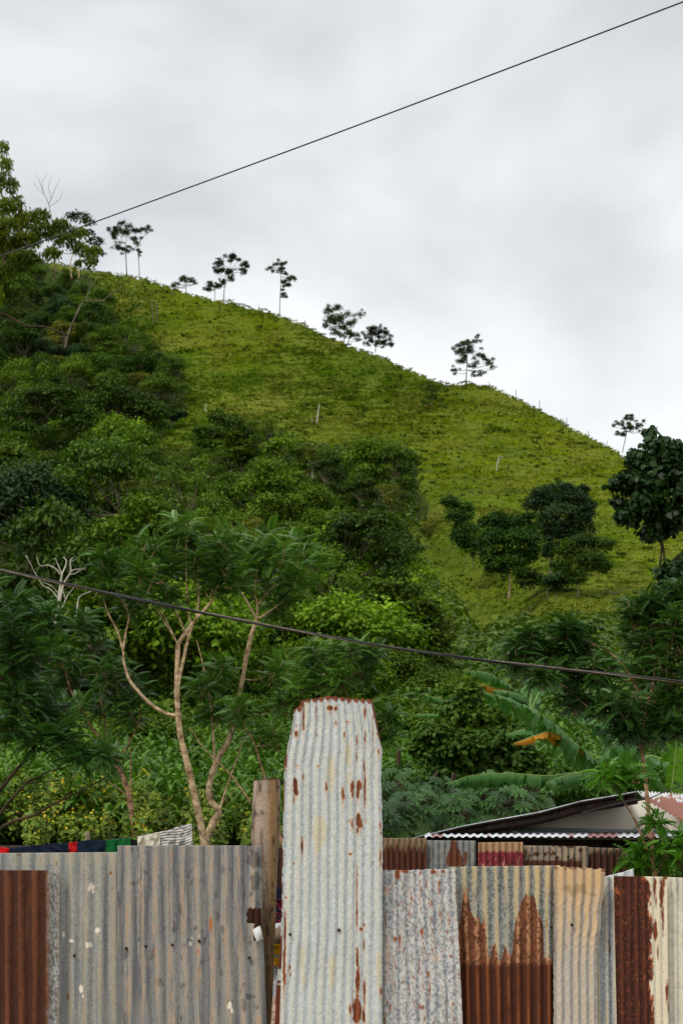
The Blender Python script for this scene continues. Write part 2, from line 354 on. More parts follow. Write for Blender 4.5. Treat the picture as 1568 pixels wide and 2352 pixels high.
def vtree(name, label, cat, Y, tr, cl, n, L, leaf, bark, group=None, twr=None, **kw):
    b0 = tr[0][0][0]; root = thing(name, pt(b0[0], b0[1], Y), label, cat, group)
    C = vcl(cl, Y); mb = limbs(tr, Y)
    Pl = np.concatenate([cr(np.array([pt(p[0], p[1], Y + (p[2] if len(p) > 2 else 0)) for p in t[0]])) for t in tr])
    twigs_to(mb, C, Pl, twr or 0.8 * Y / FPX, 1.0 if len(C) < 40 else 0.35)
    mb.build('trunk', M[bark], root, smooth=True)
    V, F, Cc = crown(C, n, L, **kw); mk('crown', V, F, M[leaf], root, col=Cc)
    return root

# frond: a feathery compound leaf of unit length, drooping
def frond_template(n=9, wl=0.30, ww=0.085, droop=0.38):
    V = []; F = []; t = np.linspace(0, 1, 7); ax = lambda t: np.array([t, 0, 0.12 * t - droop * t * t])
    for a, b in zip(t[:-1], t[1:]):
        k = len(V); V += [ax(a) + (0, .008, 0), ax(a) - (0, .008, 0), ax(b) - (0, .006, 0), ax(b) + (0, .006, 0)]; F.append((k, k + 1, k + 2, k + 3))
    for i in range(n):
        tt = 0.16 + 0.84 * i / (n - 1); p = ax(tt); ln = wl * (0.55 + 0.6 * math.sin(pi * (0.15 + 0.75 * tt)))
        for s in (1, -1):
            d = np.array([0.35 + 0.3 * tt, s, -0.25]); d /= np.linalg.norm(d); sd = np.cross(d, (0, 0, 1)); sd /= np.linalg.norm(sd)
            k = len(V); V += [p, p + d * ln * .5 + sd * ww / 2 + (0, 0, .02), p + d * ln - np.array((0, 0, .10 * ln / wl)), p + d * ln * .5 - sd * ww / 2 + (0, 0, .02)]; F.append((k, k + 1, k + 2, k + 3))
    return np.array(V), np.array(F)
FR = frond_template(8, 0.31, 0.13, 0.6); FR_FINE = frond_template(10, 0.30, 0.10, 0.55); FR_BIG = frond_template(8, 0.26, 0.15, 0.75)
def place(tpl, P, X, Zup, s, C):
    V0, F0 = tpl; X = nrm(X); Y_ = nrm(np.cross(Zup, X)); Z = np.cross(X, Y_); n = len(P)
    R = np.stack([X, Y_, Z], -1)
    V = P[:, None] + np.einsum('nij,mj->nmi', R, V0) * np.asarray(s)[:, None, None]
    F = (F0[None] + (np.arange(n) * len(V0))[:, None, None]).reshape(-1, F0.shape[1])
    return V.reshape(-1, 3), F, np.repeat(C, len(V0), 0)
def frond_cloud(cl, tpl, L, per=6, nf=7, mb=None, tw=0.007, up=0.6):
    """each clump sends up shoots; fronds stand round the outer part of every shoot"""
    P = []; X = []; S = []; C = []
    for c in cl:
        ctr = np.array(c[:3]); r = np.array(c[3:6]); g = rng.random(); s0 = ctr - np.array([0, 0, 0.7]) * r
        for k in range(per):
            e = ctr + rng.uniform(-1, 1, 3) * r * np.array([0.8, 0.8, 0.4]) + np.array([0, 0, 0.75]) * r; e[2] = max(e[2], s0[2] + 0.5 * r[2])
            a = s0 + rng.normal(size=3) * r * 0.2; ax = e - a; ln = np.linalg.norm(ax) + 1e-6; dx = ax / ln
            if mb is not None: mb.add(*tube([a, (a + e) / 2 + rng.normal(size=3) * 0.03 * ln, e], tw, tw * 0.4, n=4, k=2))
            ph = rng.uniform(0, 6.3); m = nf
            for i in range(m):
                t = 1.0 - 0.85 * (i / m); ph += 2.4 + rng.normal() * 0.3
                o1 = nrm(np.cross(dx, [0.3, 0.8, 0.1])); o2 = np.cross(dx, o1); out = np.cos(ph) * o1 + np.sin(ph) * o2
                P.append(a + ax * t); X.append(out * (0.55 + 0.5 * (1 - t)) + dx * (0.55 * t) + np.array([0, 0, 0.1])); S.append(L * rng.uniform(0.6, 1.15) * (0.7 if t > 0.93 else 1)); C.append((min(1, max(0, rng.normal(0.35 + 0.4 * t ** 3, 0.22))), g, 0, 1))
    P = np.array(P); X = np.array(X); n = len(P); Zu = np.array([0, 0, 1.0]) + rng.normal(size=(n, 3)) * 0.2
    return place(tpl, P, X, Zu, np.array(S), np.array(C))
def frond_tree(name, label, cat, Y, tr, cl, L, leaf, bark, tpl=FR, per=6, nf=7, dep=1.0, group=None, twr=0.012, parts=None):
    b0 = tr[0][0][0]; root = thing(name, pt(b0[0], b0[1], Y), label, cat, group)
    C = vcl(cl, Y, dep); mb = limbs(tr, Y)
    Pl = np.concatenate([cr(np.array([pt(p[0], p[1], Y + (p[2] if len(p) > 2 else 0)) for p in t[0]])) for t in tr])
    twigs_to(mb, C, Pl, twr)
    V, F, Cc = frond_cloud(C, tpl, L, per, nf, mb)
    mb.build('trunk', M[bark], root, smooth=True); mk('crown', V, F, M[leaf], root, col=Cc)
    return root

# ------------------------------------------------------------------ grass on the hill
def grassmat():
    m = colmat('grass_blades', rough=0.85, spec=0.08, grain=0.2, gs=0.8); nt = m.node_tree; b = nt.nodes['Principled BSDF']
    tr = N(nt, 'ShaderNodeBsdfTranslucent'); nt.links.new(b.inputs['Base Color'].links[0].from_socket, tr.inputs['Color']); mx_ = N(nt, 'ShaderNodeMixShader'); mx_.inputs[0].default_value = 0.35
    nt.links.new(b.outputs[0], mx_.inputs[1]); nt.links.new(tr.outputs[0], mx_.inputs[2]); nt.links.new(mx_.outputs[0], nt.nodes['Material Output'].inputs[0]); return m
def build_grass():
    n = 520000; vx = rng.uniform(-200, 1950, n); vy = rng.uniform(560, 1560, n)
    rv = np.interp(vx, RID[:, 0], RID[:, 1]); ok = (vy > rv + 1) & ~inpoly(vx, vy, FOREST)
    vx, vy = vx[ok], vy[ok]; P = hill_pt(vx, vy)
    clump = fbm(P[:, 0] / 2.3, P[:, 1] / 3.5, 51, 3); keep = rng.random(len(P)) < 0.42 + 0.58 * sst(clump, 0.36, 0.6)
    P = P[keep]; n = len(P); big = fbm(P[:, 0] / 16, P[:, 1] / 24, 77, 3); yel = fbm(P[:, 0] / 5, P[:, 1] / 7, 88, 3)
    sz = rng.uniform(0.14, 0.34, n) * np.clip(P[:, 1] / 170, 0.5, 1.3); sz *= np.where(rng.random(n) < 0.015, 2.2, 1)
    mb = MB(); nb = 6
    base = np.stack([0.11 * 0 + big, yel], -1)
    A = np.array([0.33, 0.42, 0.015]); B = np.array([0.22, 0.37, 0.015]); D = np.array([0.46, 0.44, 0.07]); K = np.array([0.05, 0.10, 0.01])
    col = A + (B - A) * sst(big, 0.4, 0.65)[:, None]; band = fbm(P[:, 0] / 4 + 3 * fbm(P[:, 0] / 9, P[:, 2] / 4, 67, 2), P[:, 2] / 0.8 + 3 * fbm(P[:, 0] / 12, P[:, 2] / 5, 68, 2), 66, 4); col = col + (D - col) * (0.6 * sst(yel, 0.55, 0.75))[:, None]; col = col * (0.72 + 0.46 * sst(band, 0.3, 0.62))[:, None]; gx, gy = proj(P); ex = sst(gx + 60 * (fbm(P[:, 0] / 8, P[:, 1] / 12, 97, 3) - .5), 420, 300) * sst(gy, 900, 760); col = col * (1 - 0.5 * ex)[:, None]; big_ = sst(fbm(P[:, 0] / 26, P[:, 2] / 9, 98, 3), .42, .66); col = col * (0.98 - 0.34 * big_)[:, None]  # band: greener and drier contour strips, with terrace shading also put into the colour
    for poly, pc, k in (([(915, 1190), (960, 1205), (1060, 1345), (1180, 1448), (1060, 1520), (990, 1370)], (0.30, 0.37, 0.075), .6), ([(1120, 1370), (1480, 1300), (1480, 1460), (1180, 1450)], (0.19, 0.18, 0.035), .55)):
        col = np.where(inpoly(gx + 30 * (yel - .5), gy + 30 * (big - .5), poly)[:, None], col + (np.array(pc) - col) * k * rng.uniform(.4, 1.2, (n, 1)), col)
    isd = (rng.random(n) < 0.07)[:, None]; isd = isd | (fbm(P[:, 0] / 0.9, P[:, 1] / 1.4, 79, 2) > .77)[:, None]; sz = np.where(isd[:, 0], sz * 1.3, sz); col = np.where(isd, K, col)
    for k in range(nb):
        a = rng.uniform(0, 2 * pi, n); d = np.stack([np.cos(a), np.sin(a), rng.uniform(0.5, 1.5, n)], -1); d = nrm(d)
        s = np.stack([-np.sin(a), np.cos(a), np.zeros(n)], -1) * (sz * 0.10)[:, None]
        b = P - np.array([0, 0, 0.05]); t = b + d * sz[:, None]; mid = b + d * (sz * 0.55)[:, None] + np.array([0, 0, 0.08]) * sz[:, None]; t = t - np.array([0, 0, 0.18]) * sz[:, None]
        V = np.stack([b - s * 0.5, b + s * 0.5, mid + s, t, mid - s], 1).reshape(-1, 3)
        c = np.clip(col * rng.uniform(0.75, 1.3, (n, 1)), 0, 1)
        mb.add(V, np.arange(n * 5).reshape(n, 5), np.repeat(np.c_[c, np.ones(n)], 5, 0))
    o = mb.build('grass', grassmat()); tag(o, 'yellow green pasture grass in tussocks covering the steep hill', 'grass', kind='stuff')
build_grass()

# ------------------------------------------------------------------ scrub under the wood
def build_scrub():
    n = 27000; vx = rng.uniform(-400, 1900, n); vy = rng.uniform(600, 1720, n); rv = np.interp(vx, RID[:, 0], RID[:, 1])
    ok = (vy > rv) & (inpoly(vx, vy, FOREST) | (inpoly(vx, vy, [(190, 600), (330, 635), (400, 680), (350, 770), (420, 850), (440, 960), (300, 800)]) & (rng.random(n) < .45))); P = hill_pt(vx[ok], vy[ok]); n = len(P)
    k = 14; r = rng.uniform(0.5, 1.4, n); idx = np.repeat(np.arange(n), k); m = n * k
    d = nrm(rng.normal(size=(m, 3))); d[:, 2] = np.abs(d[:, 2])
    Q = P[idx] + d * r[idx][:, None] * np.array([1, 1, 0.9]); Nn = nrm(d + np.array([0, 0, 0.8]) + rng.normal(size=(m, 3)) * 0.4)
    T = np.cross(Nn, rng.normal(size=(m, 3))); cg = rng.random(n)
    C = np.stack([rng.random(m), cg[idx], rng.random(m), np.ones(m)], -1); L = rng.uniform(0.25, 0.6, m)
    V, F, C = leaves(Q, T, Nn, L, L * 0.6, C)
    tag(mk('hillside_scrub', V, F, M['scrub'], col=C), 'tangle of low dark scrub between the trees on the left slope', 'scrub', kind='stuff')
build_scrub()

# ------------------------------------------------------------------ the wood: a few kinds of tree, each copied
def proto(name, leaf, bark, h, r, nc, n, L, style):
    root = thing(name, (0, 0, 0), 'x', 'tree'); cl = []
    for i in range(nc):
        a = rng.uniform(0, 2 * pi); q = math.sqrt(rng.random())
        if style == 'layer':
            z = h * rng.uniform(0.38, 1.0); rr = r * (1.0 - 0.62 * (z / h - 0.38) / 0.62); s = rng.uniform(0.26, 0.45) * r
            cl.append((rr * q * math.cos(a), rr * q * math.sin(a), z, s, s, s * 0.5))
        elif style == 'dome':
            s = rng.uniform(0.28, 0.42) * r; z = h * 0.5 + (h * 0.5 - s * 0.7) * math.sqrt(max(0, 1 - q * q)) * rng.uniform(0.25, 1)
            cl.append((r * 0.85 * q * math.cos(a), r * 0.85 * q * math.sin(a), z, s, s, s * 0.7))
        else:
            z = h * rng.uniform(0.35, 1.0); s = rng.uniform(0.2, 0.36) * r; cl.append((r * q * math.cos(a), r * q * math.sin(a), z, s, s, s * 0.8))
    mb = MB(); lean = rng.normal(size=2) * 0.1 * h
    P = np.array([(0, 0, -0.5), (0, 0, 0), (lean[0] * .5, lean[1] * .5, h * .3), (lean[0], lean[1], h * .6)]); mb.add(*tube(P, 0.045 * r, 0.02 * r))
    twigs_to(mb, cl, cr(P), 0.018 * r); mb.build('trunk', M[bark], root, smooth=True)
    V, F, C = crown(cl, int(n * 1.9), L * 0.72, up=0.75, flat=0.75, jit=0.2, shell=0.4); mk('crown', V, F, M[leaf], root, col=C)
    return root
PROTO = [
    ('layered_tree', 'mid', 'trunk', 7.0, 3.6, 26, 4200, 0.34, 'layer', 'mid green tree with layered spreading boughs in the wood on the left slope'),
    ('layered_tree', 'dark', 'trunk', 7.5, 3.6, 24, 4200, 0.34, 'layer', 'dark green tree with layered spreading boughs in the wood on the left slope'),
    ('layered_tree', 'olive', 'trunk', 5.5, 3.2, 22, 3600, 0.30, 'layer', 'olive yellow tree with flat layered boughs in the wood on the left slope'),
    ('round_tree', 'mid', 'trunk', 5.5, 3.0, 26, 4200, 0.30, 'dome', 'mid green round bushy tree in the wood on the left slope'),
    ('round_tree', 'dark', 'trunk', 6.0, 3.2, 26, 4200, 0.32, 'dome', 'dark green round bushy tree in the wood on the left slope'),
    ('round_tree', 'bright', 'trunk', 5.5, 3.2, 26, 4400, 0.32, 'dome', 'fresh light green round tree in the wood on the left slope'),
    ('round_tree', 'blue', 'trunk', 6.0, 3.0, 24, 4000, 0.30, 'dome', 'bluish dark green round tree in the wood on the left slope'),
    ('loose_tree', 'olive', 'dead', 7.5, 2.4, 26, 2400, 0.26, 'loose', 'thin olive tree with pale stems showing in the wood on the left slope'),
    ('loose_tree', 'mid', 'trunk', 8.0, 2.6, 28, 2800, 0.28, 'loose', 'loose mid green tree with open crown in the wood on the left slope')]
def copy_tree(o):
    c = o.copy(); SC.collection.objects.link(c)
    for ch in o.children:
        d = ch.copy(); SC.collection.objects.link(d); d.parent = c
    return c
def build_wood():
    pr = [(proto(*p[:9]), p) for p in PROTO]; used = set()
    pts = []; tries = 0
    while tries < 9000 and len(pts) < 285:
        tries += 1; x = rng.uniform(-230, 1600); y = rng.uniform(640, 1690)
        if y < np.interp(x, RID[:, 0], RID[:, 1]) + 22 or not inpoly(np.array([x + 22, x - 18]), np.array([y - 50, y - 50]), FOREST).all(): continue
        if x > 900 and y < (1300 if x < 940 else 1500 if x < 1010 else 1640 if x < 1080 else 1e4): continue
        if 560 < x < 960 and y < 1190 and rng.random() < .35: continue
        sp = (36 + (y - 640) * 0.034) * rng.uniform(.75, 1.3)
        if all((x - a) ** 2 + 1.7 * (y - b) ** 2 > sp * sp for a, b in pts): pts.append((x, y))
    for x, y in pts:
        p = hill_pt(x, y)
        near = y > 1240 and x > 600
        w = np.array([3, 3, 3, 5, 5, 2.5, 1.5, 1.5, 2.5])
        if near: w = np.array([4, 1, 1, 6, 1, 9, 0, 0, 1.0])
        elif y > 1430: w = np.array([4, 4, 0, 4, 4, 4, 1, 0, 1.0])
        elif y < 900: w = np.array([3, 8, 2, 2, 6, 0.5, 4, 1, 1])
        elif 440 < x < 960 and y < 1240: w = np.array([4, 5, 1, 3, 3, 2, 3, 2, 5.0])
        k = rng.choice(9, p=w / w.sum()); root, pp = pr[k]
        o = root if k not in used else copy_tree(root); used.add(k)
        s = min(1.45, 0.78 * math.exp(0.34 * rng.normal())) * (1.12 if p[1] > 150 else 0.95 if p[1] > 90 else 0.7)
        kp = FPX / p[1]
        while s > .42 and not inpoly(np.array([x, x + 2.8 * s * kp, x - 2.2 * s * kp]), np.array([y - 6.6 * s * kp * .95, y - 3.2 * s * kp, y - 3.2 * s * kp]), FOREST)[:3 if x > 380 else 1].all(): s *= .9
        o.location = (p[0], p[1], p[2] - 0.2); o.rotation_euler = (0, 0, rng.uniform(0, 6.28)); o.scale = (s * rng.uniform(0.75, 1.1), s * rng.uniform(.8, 1.1), s * rng.uniform(0.85, 1.3))
        tag(o, pp[9], 'tree', 'trees of the wood on the left slope')
    for i, (x, y) in enumerate([(-30, 1770), (60, 1700), (150, 1790), (225, 1740), (330, 1760), (390, 1810), (460, 1750), (540, 1800), (600, 1740), (635, 1840), (560, 1700), (350, 1690), (930, 1740), (1300, 1700), (1480, 1720), (1390, 1660)]):
        k = (3, 4, 5, 3)[i % 4]; o = copy_tree(pr[k][0]); o.name = 'leafy_bush'; p = hill_pt(x, y); s = rng.uniform(.26, .42); o.location = (p[0], p[1], p[2] - .6); o.scale = (s * 1.1, s * 1.1, s); o.rotation_euler = (0, 0, rng.uniform(0, 6.28))
        tag(o, 'rounded leafy bush in the green growth behind the fence', 'bush', 'leafy bushes behind the fence')
    for k, (root, pp) in enumerate(pr):
        if k not in used: bpy.data.objects.remove(root)
build_wood()

# ------------------------------------------------------------------ single trees on the hill
def yb(vy): return float(YofV(vy))
G = 'lone trees along the skyline'
def rt(label, tr, cl, n=1500, L=0.32, leaf='ridge', bark='trunk', group=G, Y=None, **kw):
    if group == G: n, L = int(n * 2.6), L * .6; kw.setdefault('jit', .25); kw.setdefault('shell', .15)
    k_ = .62 if group == G else .95
    cl = [(c[0], c[1], c[2] * k_, c[3] * k_) for c in cl] + frag([(c[0], c[1], c[2], c[3] * (1.5 if group == G else 1.15)) for c in cl], 5 if group == G else 4, .42, 1.05)
    Y = Y or yb(tr[0][0][0][1]); tr = [([(tr_[0][0][0], tr_[0][0][1] + 4)] + tr_[0], tr_[1], tr_[2]) for tr_ in tr]
    return vtree('skyline_tree' if group == G else 'hill_tree', label, 'tree', Y, tr, cl, n, L, leaf, bark, group, **kw)
rt('broad dark crowned tree with two thin trunks, beside the drooping tree', [([(292, 636), (290, 600), (289, 560)], 2.2, 1.4), ([(321, 637), (319, 600), (316, 560)], 1.6, 1.0)],
   [(262, 540, 18, 13), (285, 535, 22, 15), (308, 530, 18, 13), (335, 528, 14, 7), (270, 566, 16, 7), (292, 577, 18, 7), (314, 560, 16, 11), (322, 580, 9, 5)], 2200, 0.42)
rt('tiny spreading skyline tree with pale thin crown', [([(428, 668), (426, 650), (425, 642)], 1.3, 0.8)], [(425, 642, 22, 6), (402, 652, 14, 7), (440, 648, 12, 4)], 500, 0.4)
rt('tall skyline tree with tiered crown over a leaning trunk', [([(514, 694), (515, 668), (520, 645), (530, 620)], 1.9, 1.1)],
   [(534, 592, 18, 9), (507, 602, 14, 8), (564, 605, 11, 11), (505, 622, 16, 8), (525, 626, 14, 7), (560, 622, 12, 8), (534, 644, 9, 9), (512, 648, 10, 7)], 1900, 0.4)
rt('low flat crowned skyline tree beneath the tall tiered tree', [([(493, 690), (494, 670), (492, 660)], 1.2, 0.8)], [(484, 657, 17, 7), (503, 655, 12, 7)], 600, 0.36)
rt('slender skyline tree with small tufted boughs on a tall bare trunk', [([(642, 724), (643, 690), (645, 650), (647, 615)], 1.7, 0.9)],
   [(622, 615, 10, 6), (648, 607, 14, 8), (665, 640, 14, 8), (661, 655, 14, 8), (652, 675, 10, 6), (648, 624, 10, 6)], 1300, 0.36)
rt('bushy skyline tree with several stems, taller of a close pair', [([(790, 782), (790, 750), (785, 720)], 2.0, 1.2), ([(800, 784), (806, 750), (815, 725)], 1.5, 0.9)],
   [(775, 708, 22, 11), (765, 728, 24, 15), (797, 724, 22, 16), (824, 724, 13, 11), (750, 745, 15, 9), (787, 752, 28, 12), (812, 770, 14, 8), (765, 758, 20, 9), (800, 768, 20, 8), (826, 780, 12, 6), (780, 738, 24, 10)], 2600, 0.36, bark='trunk')
rt('rounded open skyline tree, lower of a close pair', [([(862, 806), (862, 780), (860, 765)], 1.6, 1.0)],
   [(859, 755, 22, 11), (885, 764, 16, 12), (841, 776, 16, 10), (894, 781, 11, 11), (868, 790, 15, 7), (850, 765, 14, 8), (872, 775, 16, 9), (850, 785, 14, 8), (885, 792, 12, 7)], 1900, 0.34, bark='trunk')
rt('dark cone shaped skyline tree standing alone above the notch in the ridge', [([(1069, 884), (1071, 850), (1073, 810)], 2.0, 1.1)],
   [(1070, 789, 24, 11), (1093, 785, 12, 10), (1055, 808, 16, 10), (1100, 816, 18, 12), (1062, 831, 18, 9), (1119, 828, 13, 8), (1131, 842, 9, 5), (1044, 850, 13, 7), (1100, 861, 16, 6), (1085, 842, 10, 7), (1078, 808, 20, 14)], 2600, 0.32)
rt('small leaning skyline tree with parted crown near the dark broad leaved tree', [([(1429, 1036), (1434, 1012), (1440, 985)], 1.7, 1.0)],
   [(1418, 974, 12, 7), (1448, 963, 14, 8), (1470, 978, 11, 9), (1426, 997, 12, 6), (1447, 982, 15, 7)], 1300, 0.26)
GH = 'dark trees standing in the gully'
rt('dense green round tree with a pale straight trunk at the gully edge', [([(1168, 1370), (1170, 1330), (1168, 1270)], 4.5, 2.5)],
   [(1138, 1201, 38, 20), (1184, 1205, 38, 22), (1127, 1246, 33, 32), (1187, 1246, 45, 33), (1214, 1240, 28, 28), (1127, 1291, 28, 22), (1172, 1296, 42, 24), (1222, 1268, 20, 20)], 24000, 0.165, 'gully', 'trunk_pale', GH, jit=.15)
rt('tall bluish dark round tree behind the green one in the gully', [([(1263, 1316), (1265, 1280), (1270, 1210)], 4.0, 2.5)],
   [(1278, 1130, 48, 20), (1233, 1163, 38, 28), (1316, 1152, 42, 28), (1286, 1189, 55, 34), (1345, 1172, 25, 28), (1240, 1222, 33, 28), (1297, 1228, 42, 34), (1336, 1210, 28, 30), (1265, 1262, 28, 16)], 26000, 0.17, 'gully_blue', 'trunk', GH, jit=.15)
rt('brownish green loose tree right of the bluish tree in the gully', [([(1326, 1366), (1328, 1340), (1332, 1280)], 3.0, 1.8)],
   [(1338, 1246, 35, 22), (1378, 1257, 28, 26), (1306, 1272, 33, 22), (1353, 1290, 42, 26), (1384, 1299, 24, 18), (1322, 1322, 28, 16), (1290, 1305, 22, 20)], 15000, 0.14, 'dark', 'trunk', GH, jit=.25, shell=.3)
rt('small bluish feathery tree left of the three gully trees', [([(1087, 1300), (1085, 1270), (1070, 1200)], 2.2, 1.2)],
   [(1033, 1155, 22, 20), (1070, 1170, 22, 20), (1044, 1189, 27, 18), (1074, 1220, 29, 26), (1092, 1254, 22, 24), (1050, 1235, 22, 20)], 11000, 0.15, 'gully', 'trunk', GH, jit=.28, shell=.3)
rt('small sparse tree alone on the open grass below the ridge notch', [([(991, 945), (992, 920), (994, 900)], 1.4, 0.8)], [(985, 895, 15, 12), (999, 890, 11, 12), (990, 914, 15, 8), (975, 925, 10, 6)], 1100, 0.28, 'mid', 'trunk', 'lone small trees on the grass')
rt('wide dark thorny tree on the grass above the wood', [([(900, 1085), (905, 1060), (915, 1045)], 1.6, 1.0)], [(900, 1045, 28, 14), (935, 1050, 30, 14), (920, 1035, 25, 10), (950, 1065, 18, 10)], 2000, 0.26, 'dark', 'trunk', 'lone small trees on the grass')
rt('tall dark many stemmed tree rising from the top of the wood', [([(535, 1110), (530, 1060), (520, 1000)], 2.6, 1.4), ([(560, 1105), (552, 1060), (545, 1010)], 2.0, 1.2)],
   [(505, 965, 28, 16), (540, 975, 28, 16), (480, 1000, 28, 16), (520, 1005, 36, 18), (565, 1000, 26, 16), (470, 1025, 26, 16), (510, 1045, 32, 16), (560, 1040, 28, 18)], 4200, 0.3, 'dark', 'trunk', 'tall trees at the edge of the wood')
rt('green twin stemmed tree rising from the right of the wood', [([(640, 1130), (625, 1085), (605, 1060)], 2.2, 1.2), ([(645, 1130), (640, 1090), (635, 1050)], 2.0, 1.0)],
   [(620, 1030, 26, 14), (650, 1020, 26, 16), (690, 1040, 30, 16), (640, 1060, 30, 14), (720, 1060, 28, 18), (680, 1075, 28, 14)], 3600, 0.28, 'mid', 'trunk', 'tall trees at the edge of the wood')
rt('large light green tree behind the feathery trees, beneath the sloping grass', [([(820, 1470), (815, 1400), (800, 1300)], 4, 2)],
   [(775, 1225, 42, 18), (820, 1245, 40, 20), (760, 1265, 40, 20), (830, 1280, 42, 20), (790, 1300, 50, 22), (740, 1310, 36, 20), (850, 1320, 40, 20), (790, 1345, 50, 22), (760, 1240, 30, 16)], 6500, 0.2, 'bright', 'trunk', 'large trees below the sloping grass')
rt('large deep green tree with layered boughs left of the sloping grass edge', [([(940, 1600), (930, 1520), (910, 1420)], 4, 2)],
   [(880, 1350, 45, 18), (930, 1360, 45, 18), (860, 1385, 50, 20), (960, 1395, 45, 20), (910, 1420, 60, 20), (990, 1430, 40, 20), (850, 1440, 50, 22), (960, 1465, 55, 22), (890, 1480, 60, 22), (1005, 1490, 36, 22), (930, 1520, 60, 24), (860, 1530, 50, 24), (1000, 1540, 40, 22)], 10000, 0.17, 'mid', 'trunk', 'large trees below the sloping grass')

for i, (x, y, a, b) in enumerate([(1215, 1325, 46, 26), (1285, 1330, 46, 22)]):
    vtree('bush', ['dark bush between the green tree and the bluish tree in the gully', 'low dark bush under the bluish and brownish gully trees'][i], 'bush', yb(y + 20), [([(x, y + 24), (x, y)], 2, 1)], [(x + rng.uniform(-.6, .6) * a, y + rng.uniform(-.4, .6) * b, a * .5, b * .55) for k in range(7)], 3000, 0.17, 'blue' if i % 2 else 'dark', 'trunk_dark', 'dark bushes in the gully', jit=.25)
GD = 'big dark trees standing in the upper left wood'
for x, y, a, b, m, l in [(60, 905, 75, 40, 'dark', 'broad dark tree at the left edge, highest row of the wood'), (190, 900, 70, 42, 'dark', 'broad dark tree in the highest row of the wood, second from the left edge'), (300, 915, 72, 46, 'gully', 'broad dark green tree in the highest row of the wood, third from the left edge'), (395, 985, 34, 26, 'gully_blue', 'small dark leaning tree at the right end of the highest row of the wood'), (185, 790, 60, 30, 'gully_blue', 'bluish dark tree under the bare branching tree'), (690, 1190, 80, 44, 'dark', 'wide dark tree in the middle of the wood above the feathery trees'), (835, 1190, 70, 40, 'mid', 'wide green tree near the right edge of the wood'), (880, 1265, 52, 34, 'dark', 'dark tree at the grass edge below the wide green tree')]:
    rt(l, [([(x, y), (x + 3, y - b * .7), (x - 2, y - b * 1.3)], 2.6, 1.4)], [(x + a * rng.uniform(-.7, .7), y - b * (1.15 + rng.uniform(-.35, .75)), a * rng.uniform(.3, .48), b * rng.uniform(.2, .34)) for k in range(11)], 7500, 0.24 if y < 1000 else .17, m, 'trunk', GD)
def stick(name, label, cat, polys, bark='dead', Y=None, group=None, **kw):
    b0 = polys[0][0][0]; Y = Y or yb(b0[1]); o = limbs(polys, Y).build(name, M[bark], base=pt(b0[0], b0[1], Y), smooth=True)
    return tag(o, label, cat, group)
for i, (x, y, h) in enumerate([(353, 745, 55), (363, 742, 52)]):
    stick('dead_tree', ['thin grey dead trunk on the left slope, left of a close pair', 'pale bent dead trunk on the left slope, right of a close pair'][i], 'dead tree', [([(x, y + 3), (x - 2, y - h * .5), (x - 6 if i else x - 5, y - h)], 1.7, 1.0)], 'trunk')
stick('dead_tree', 'short grey dead stump with a side limb alone on the open hill grass', 'dead tree', [([(727, 978), (730, 950), (733, 928)], 2.4, 1.0), ([(727, 972), (718, 968), (715, 962)], 1.6, 0.8)])
stick('dead_tree', 'pale forked dead sapling on the grass above the gully trees', 'dead tree', [([(1140, 1082), (1141, 1065), (1146, 1045)], 1.8, 0.7), ([(1142, 1065), (1150, 1052), (1158, 1048)], 1.2, 0.5)])
stick('dead_tree', 'pale broken branch lying on the gully grass right of the trees', 'dead tree', [([(1415, 1368), (1400, 1360), (1385, 1350)], 2.0, 1.2), ([(1430, 1358), (1410, 1362), (1400, 1360)], 1.4, .8)], 'trunk')
stick('dead_tree', 'small pale dead stick on the grass left of the tall dark tree', 'dead tree', [([(474, 948), (471, 938), (474, 928)], 1.8, 0.8)])
i = 0
for x, y, h in [(536, 703, 17), (556, 706, 10), (594, 712, 12), (700, 748, 13), (1024, 886, 12), (1123, 889, 12), (1184, 912, 16), (1238, 935, 15), (1300, 975, 15), (1350, 1003, 13), (1393, 1027, 14)]:
    stick('fence_post', 'thin grey fence post standing on the skyline of the hill', 'fence post', [([(x, y + 6), (x + .5, y - h)], 1.1, 0.8)], 'trunk_dark', group='fence posts along the skyline')
for x, y, h in [(1238, 1364, 14), (1256, 1372, 20), (1275, 1380, 12), (1326, 1420, 14), (1346, 1424, 22), (1377, 1430, 16), (1205, 1352, 12), (1226, 1356, 12)]:
    stick('fence_post', 'pale short fence post in the grass at the gully foot', 'fence post', [([(x, y + 4), (x - 1, y - h)], 1.7, 1.3)], 'trunk', group='fence posts at the gully foot')
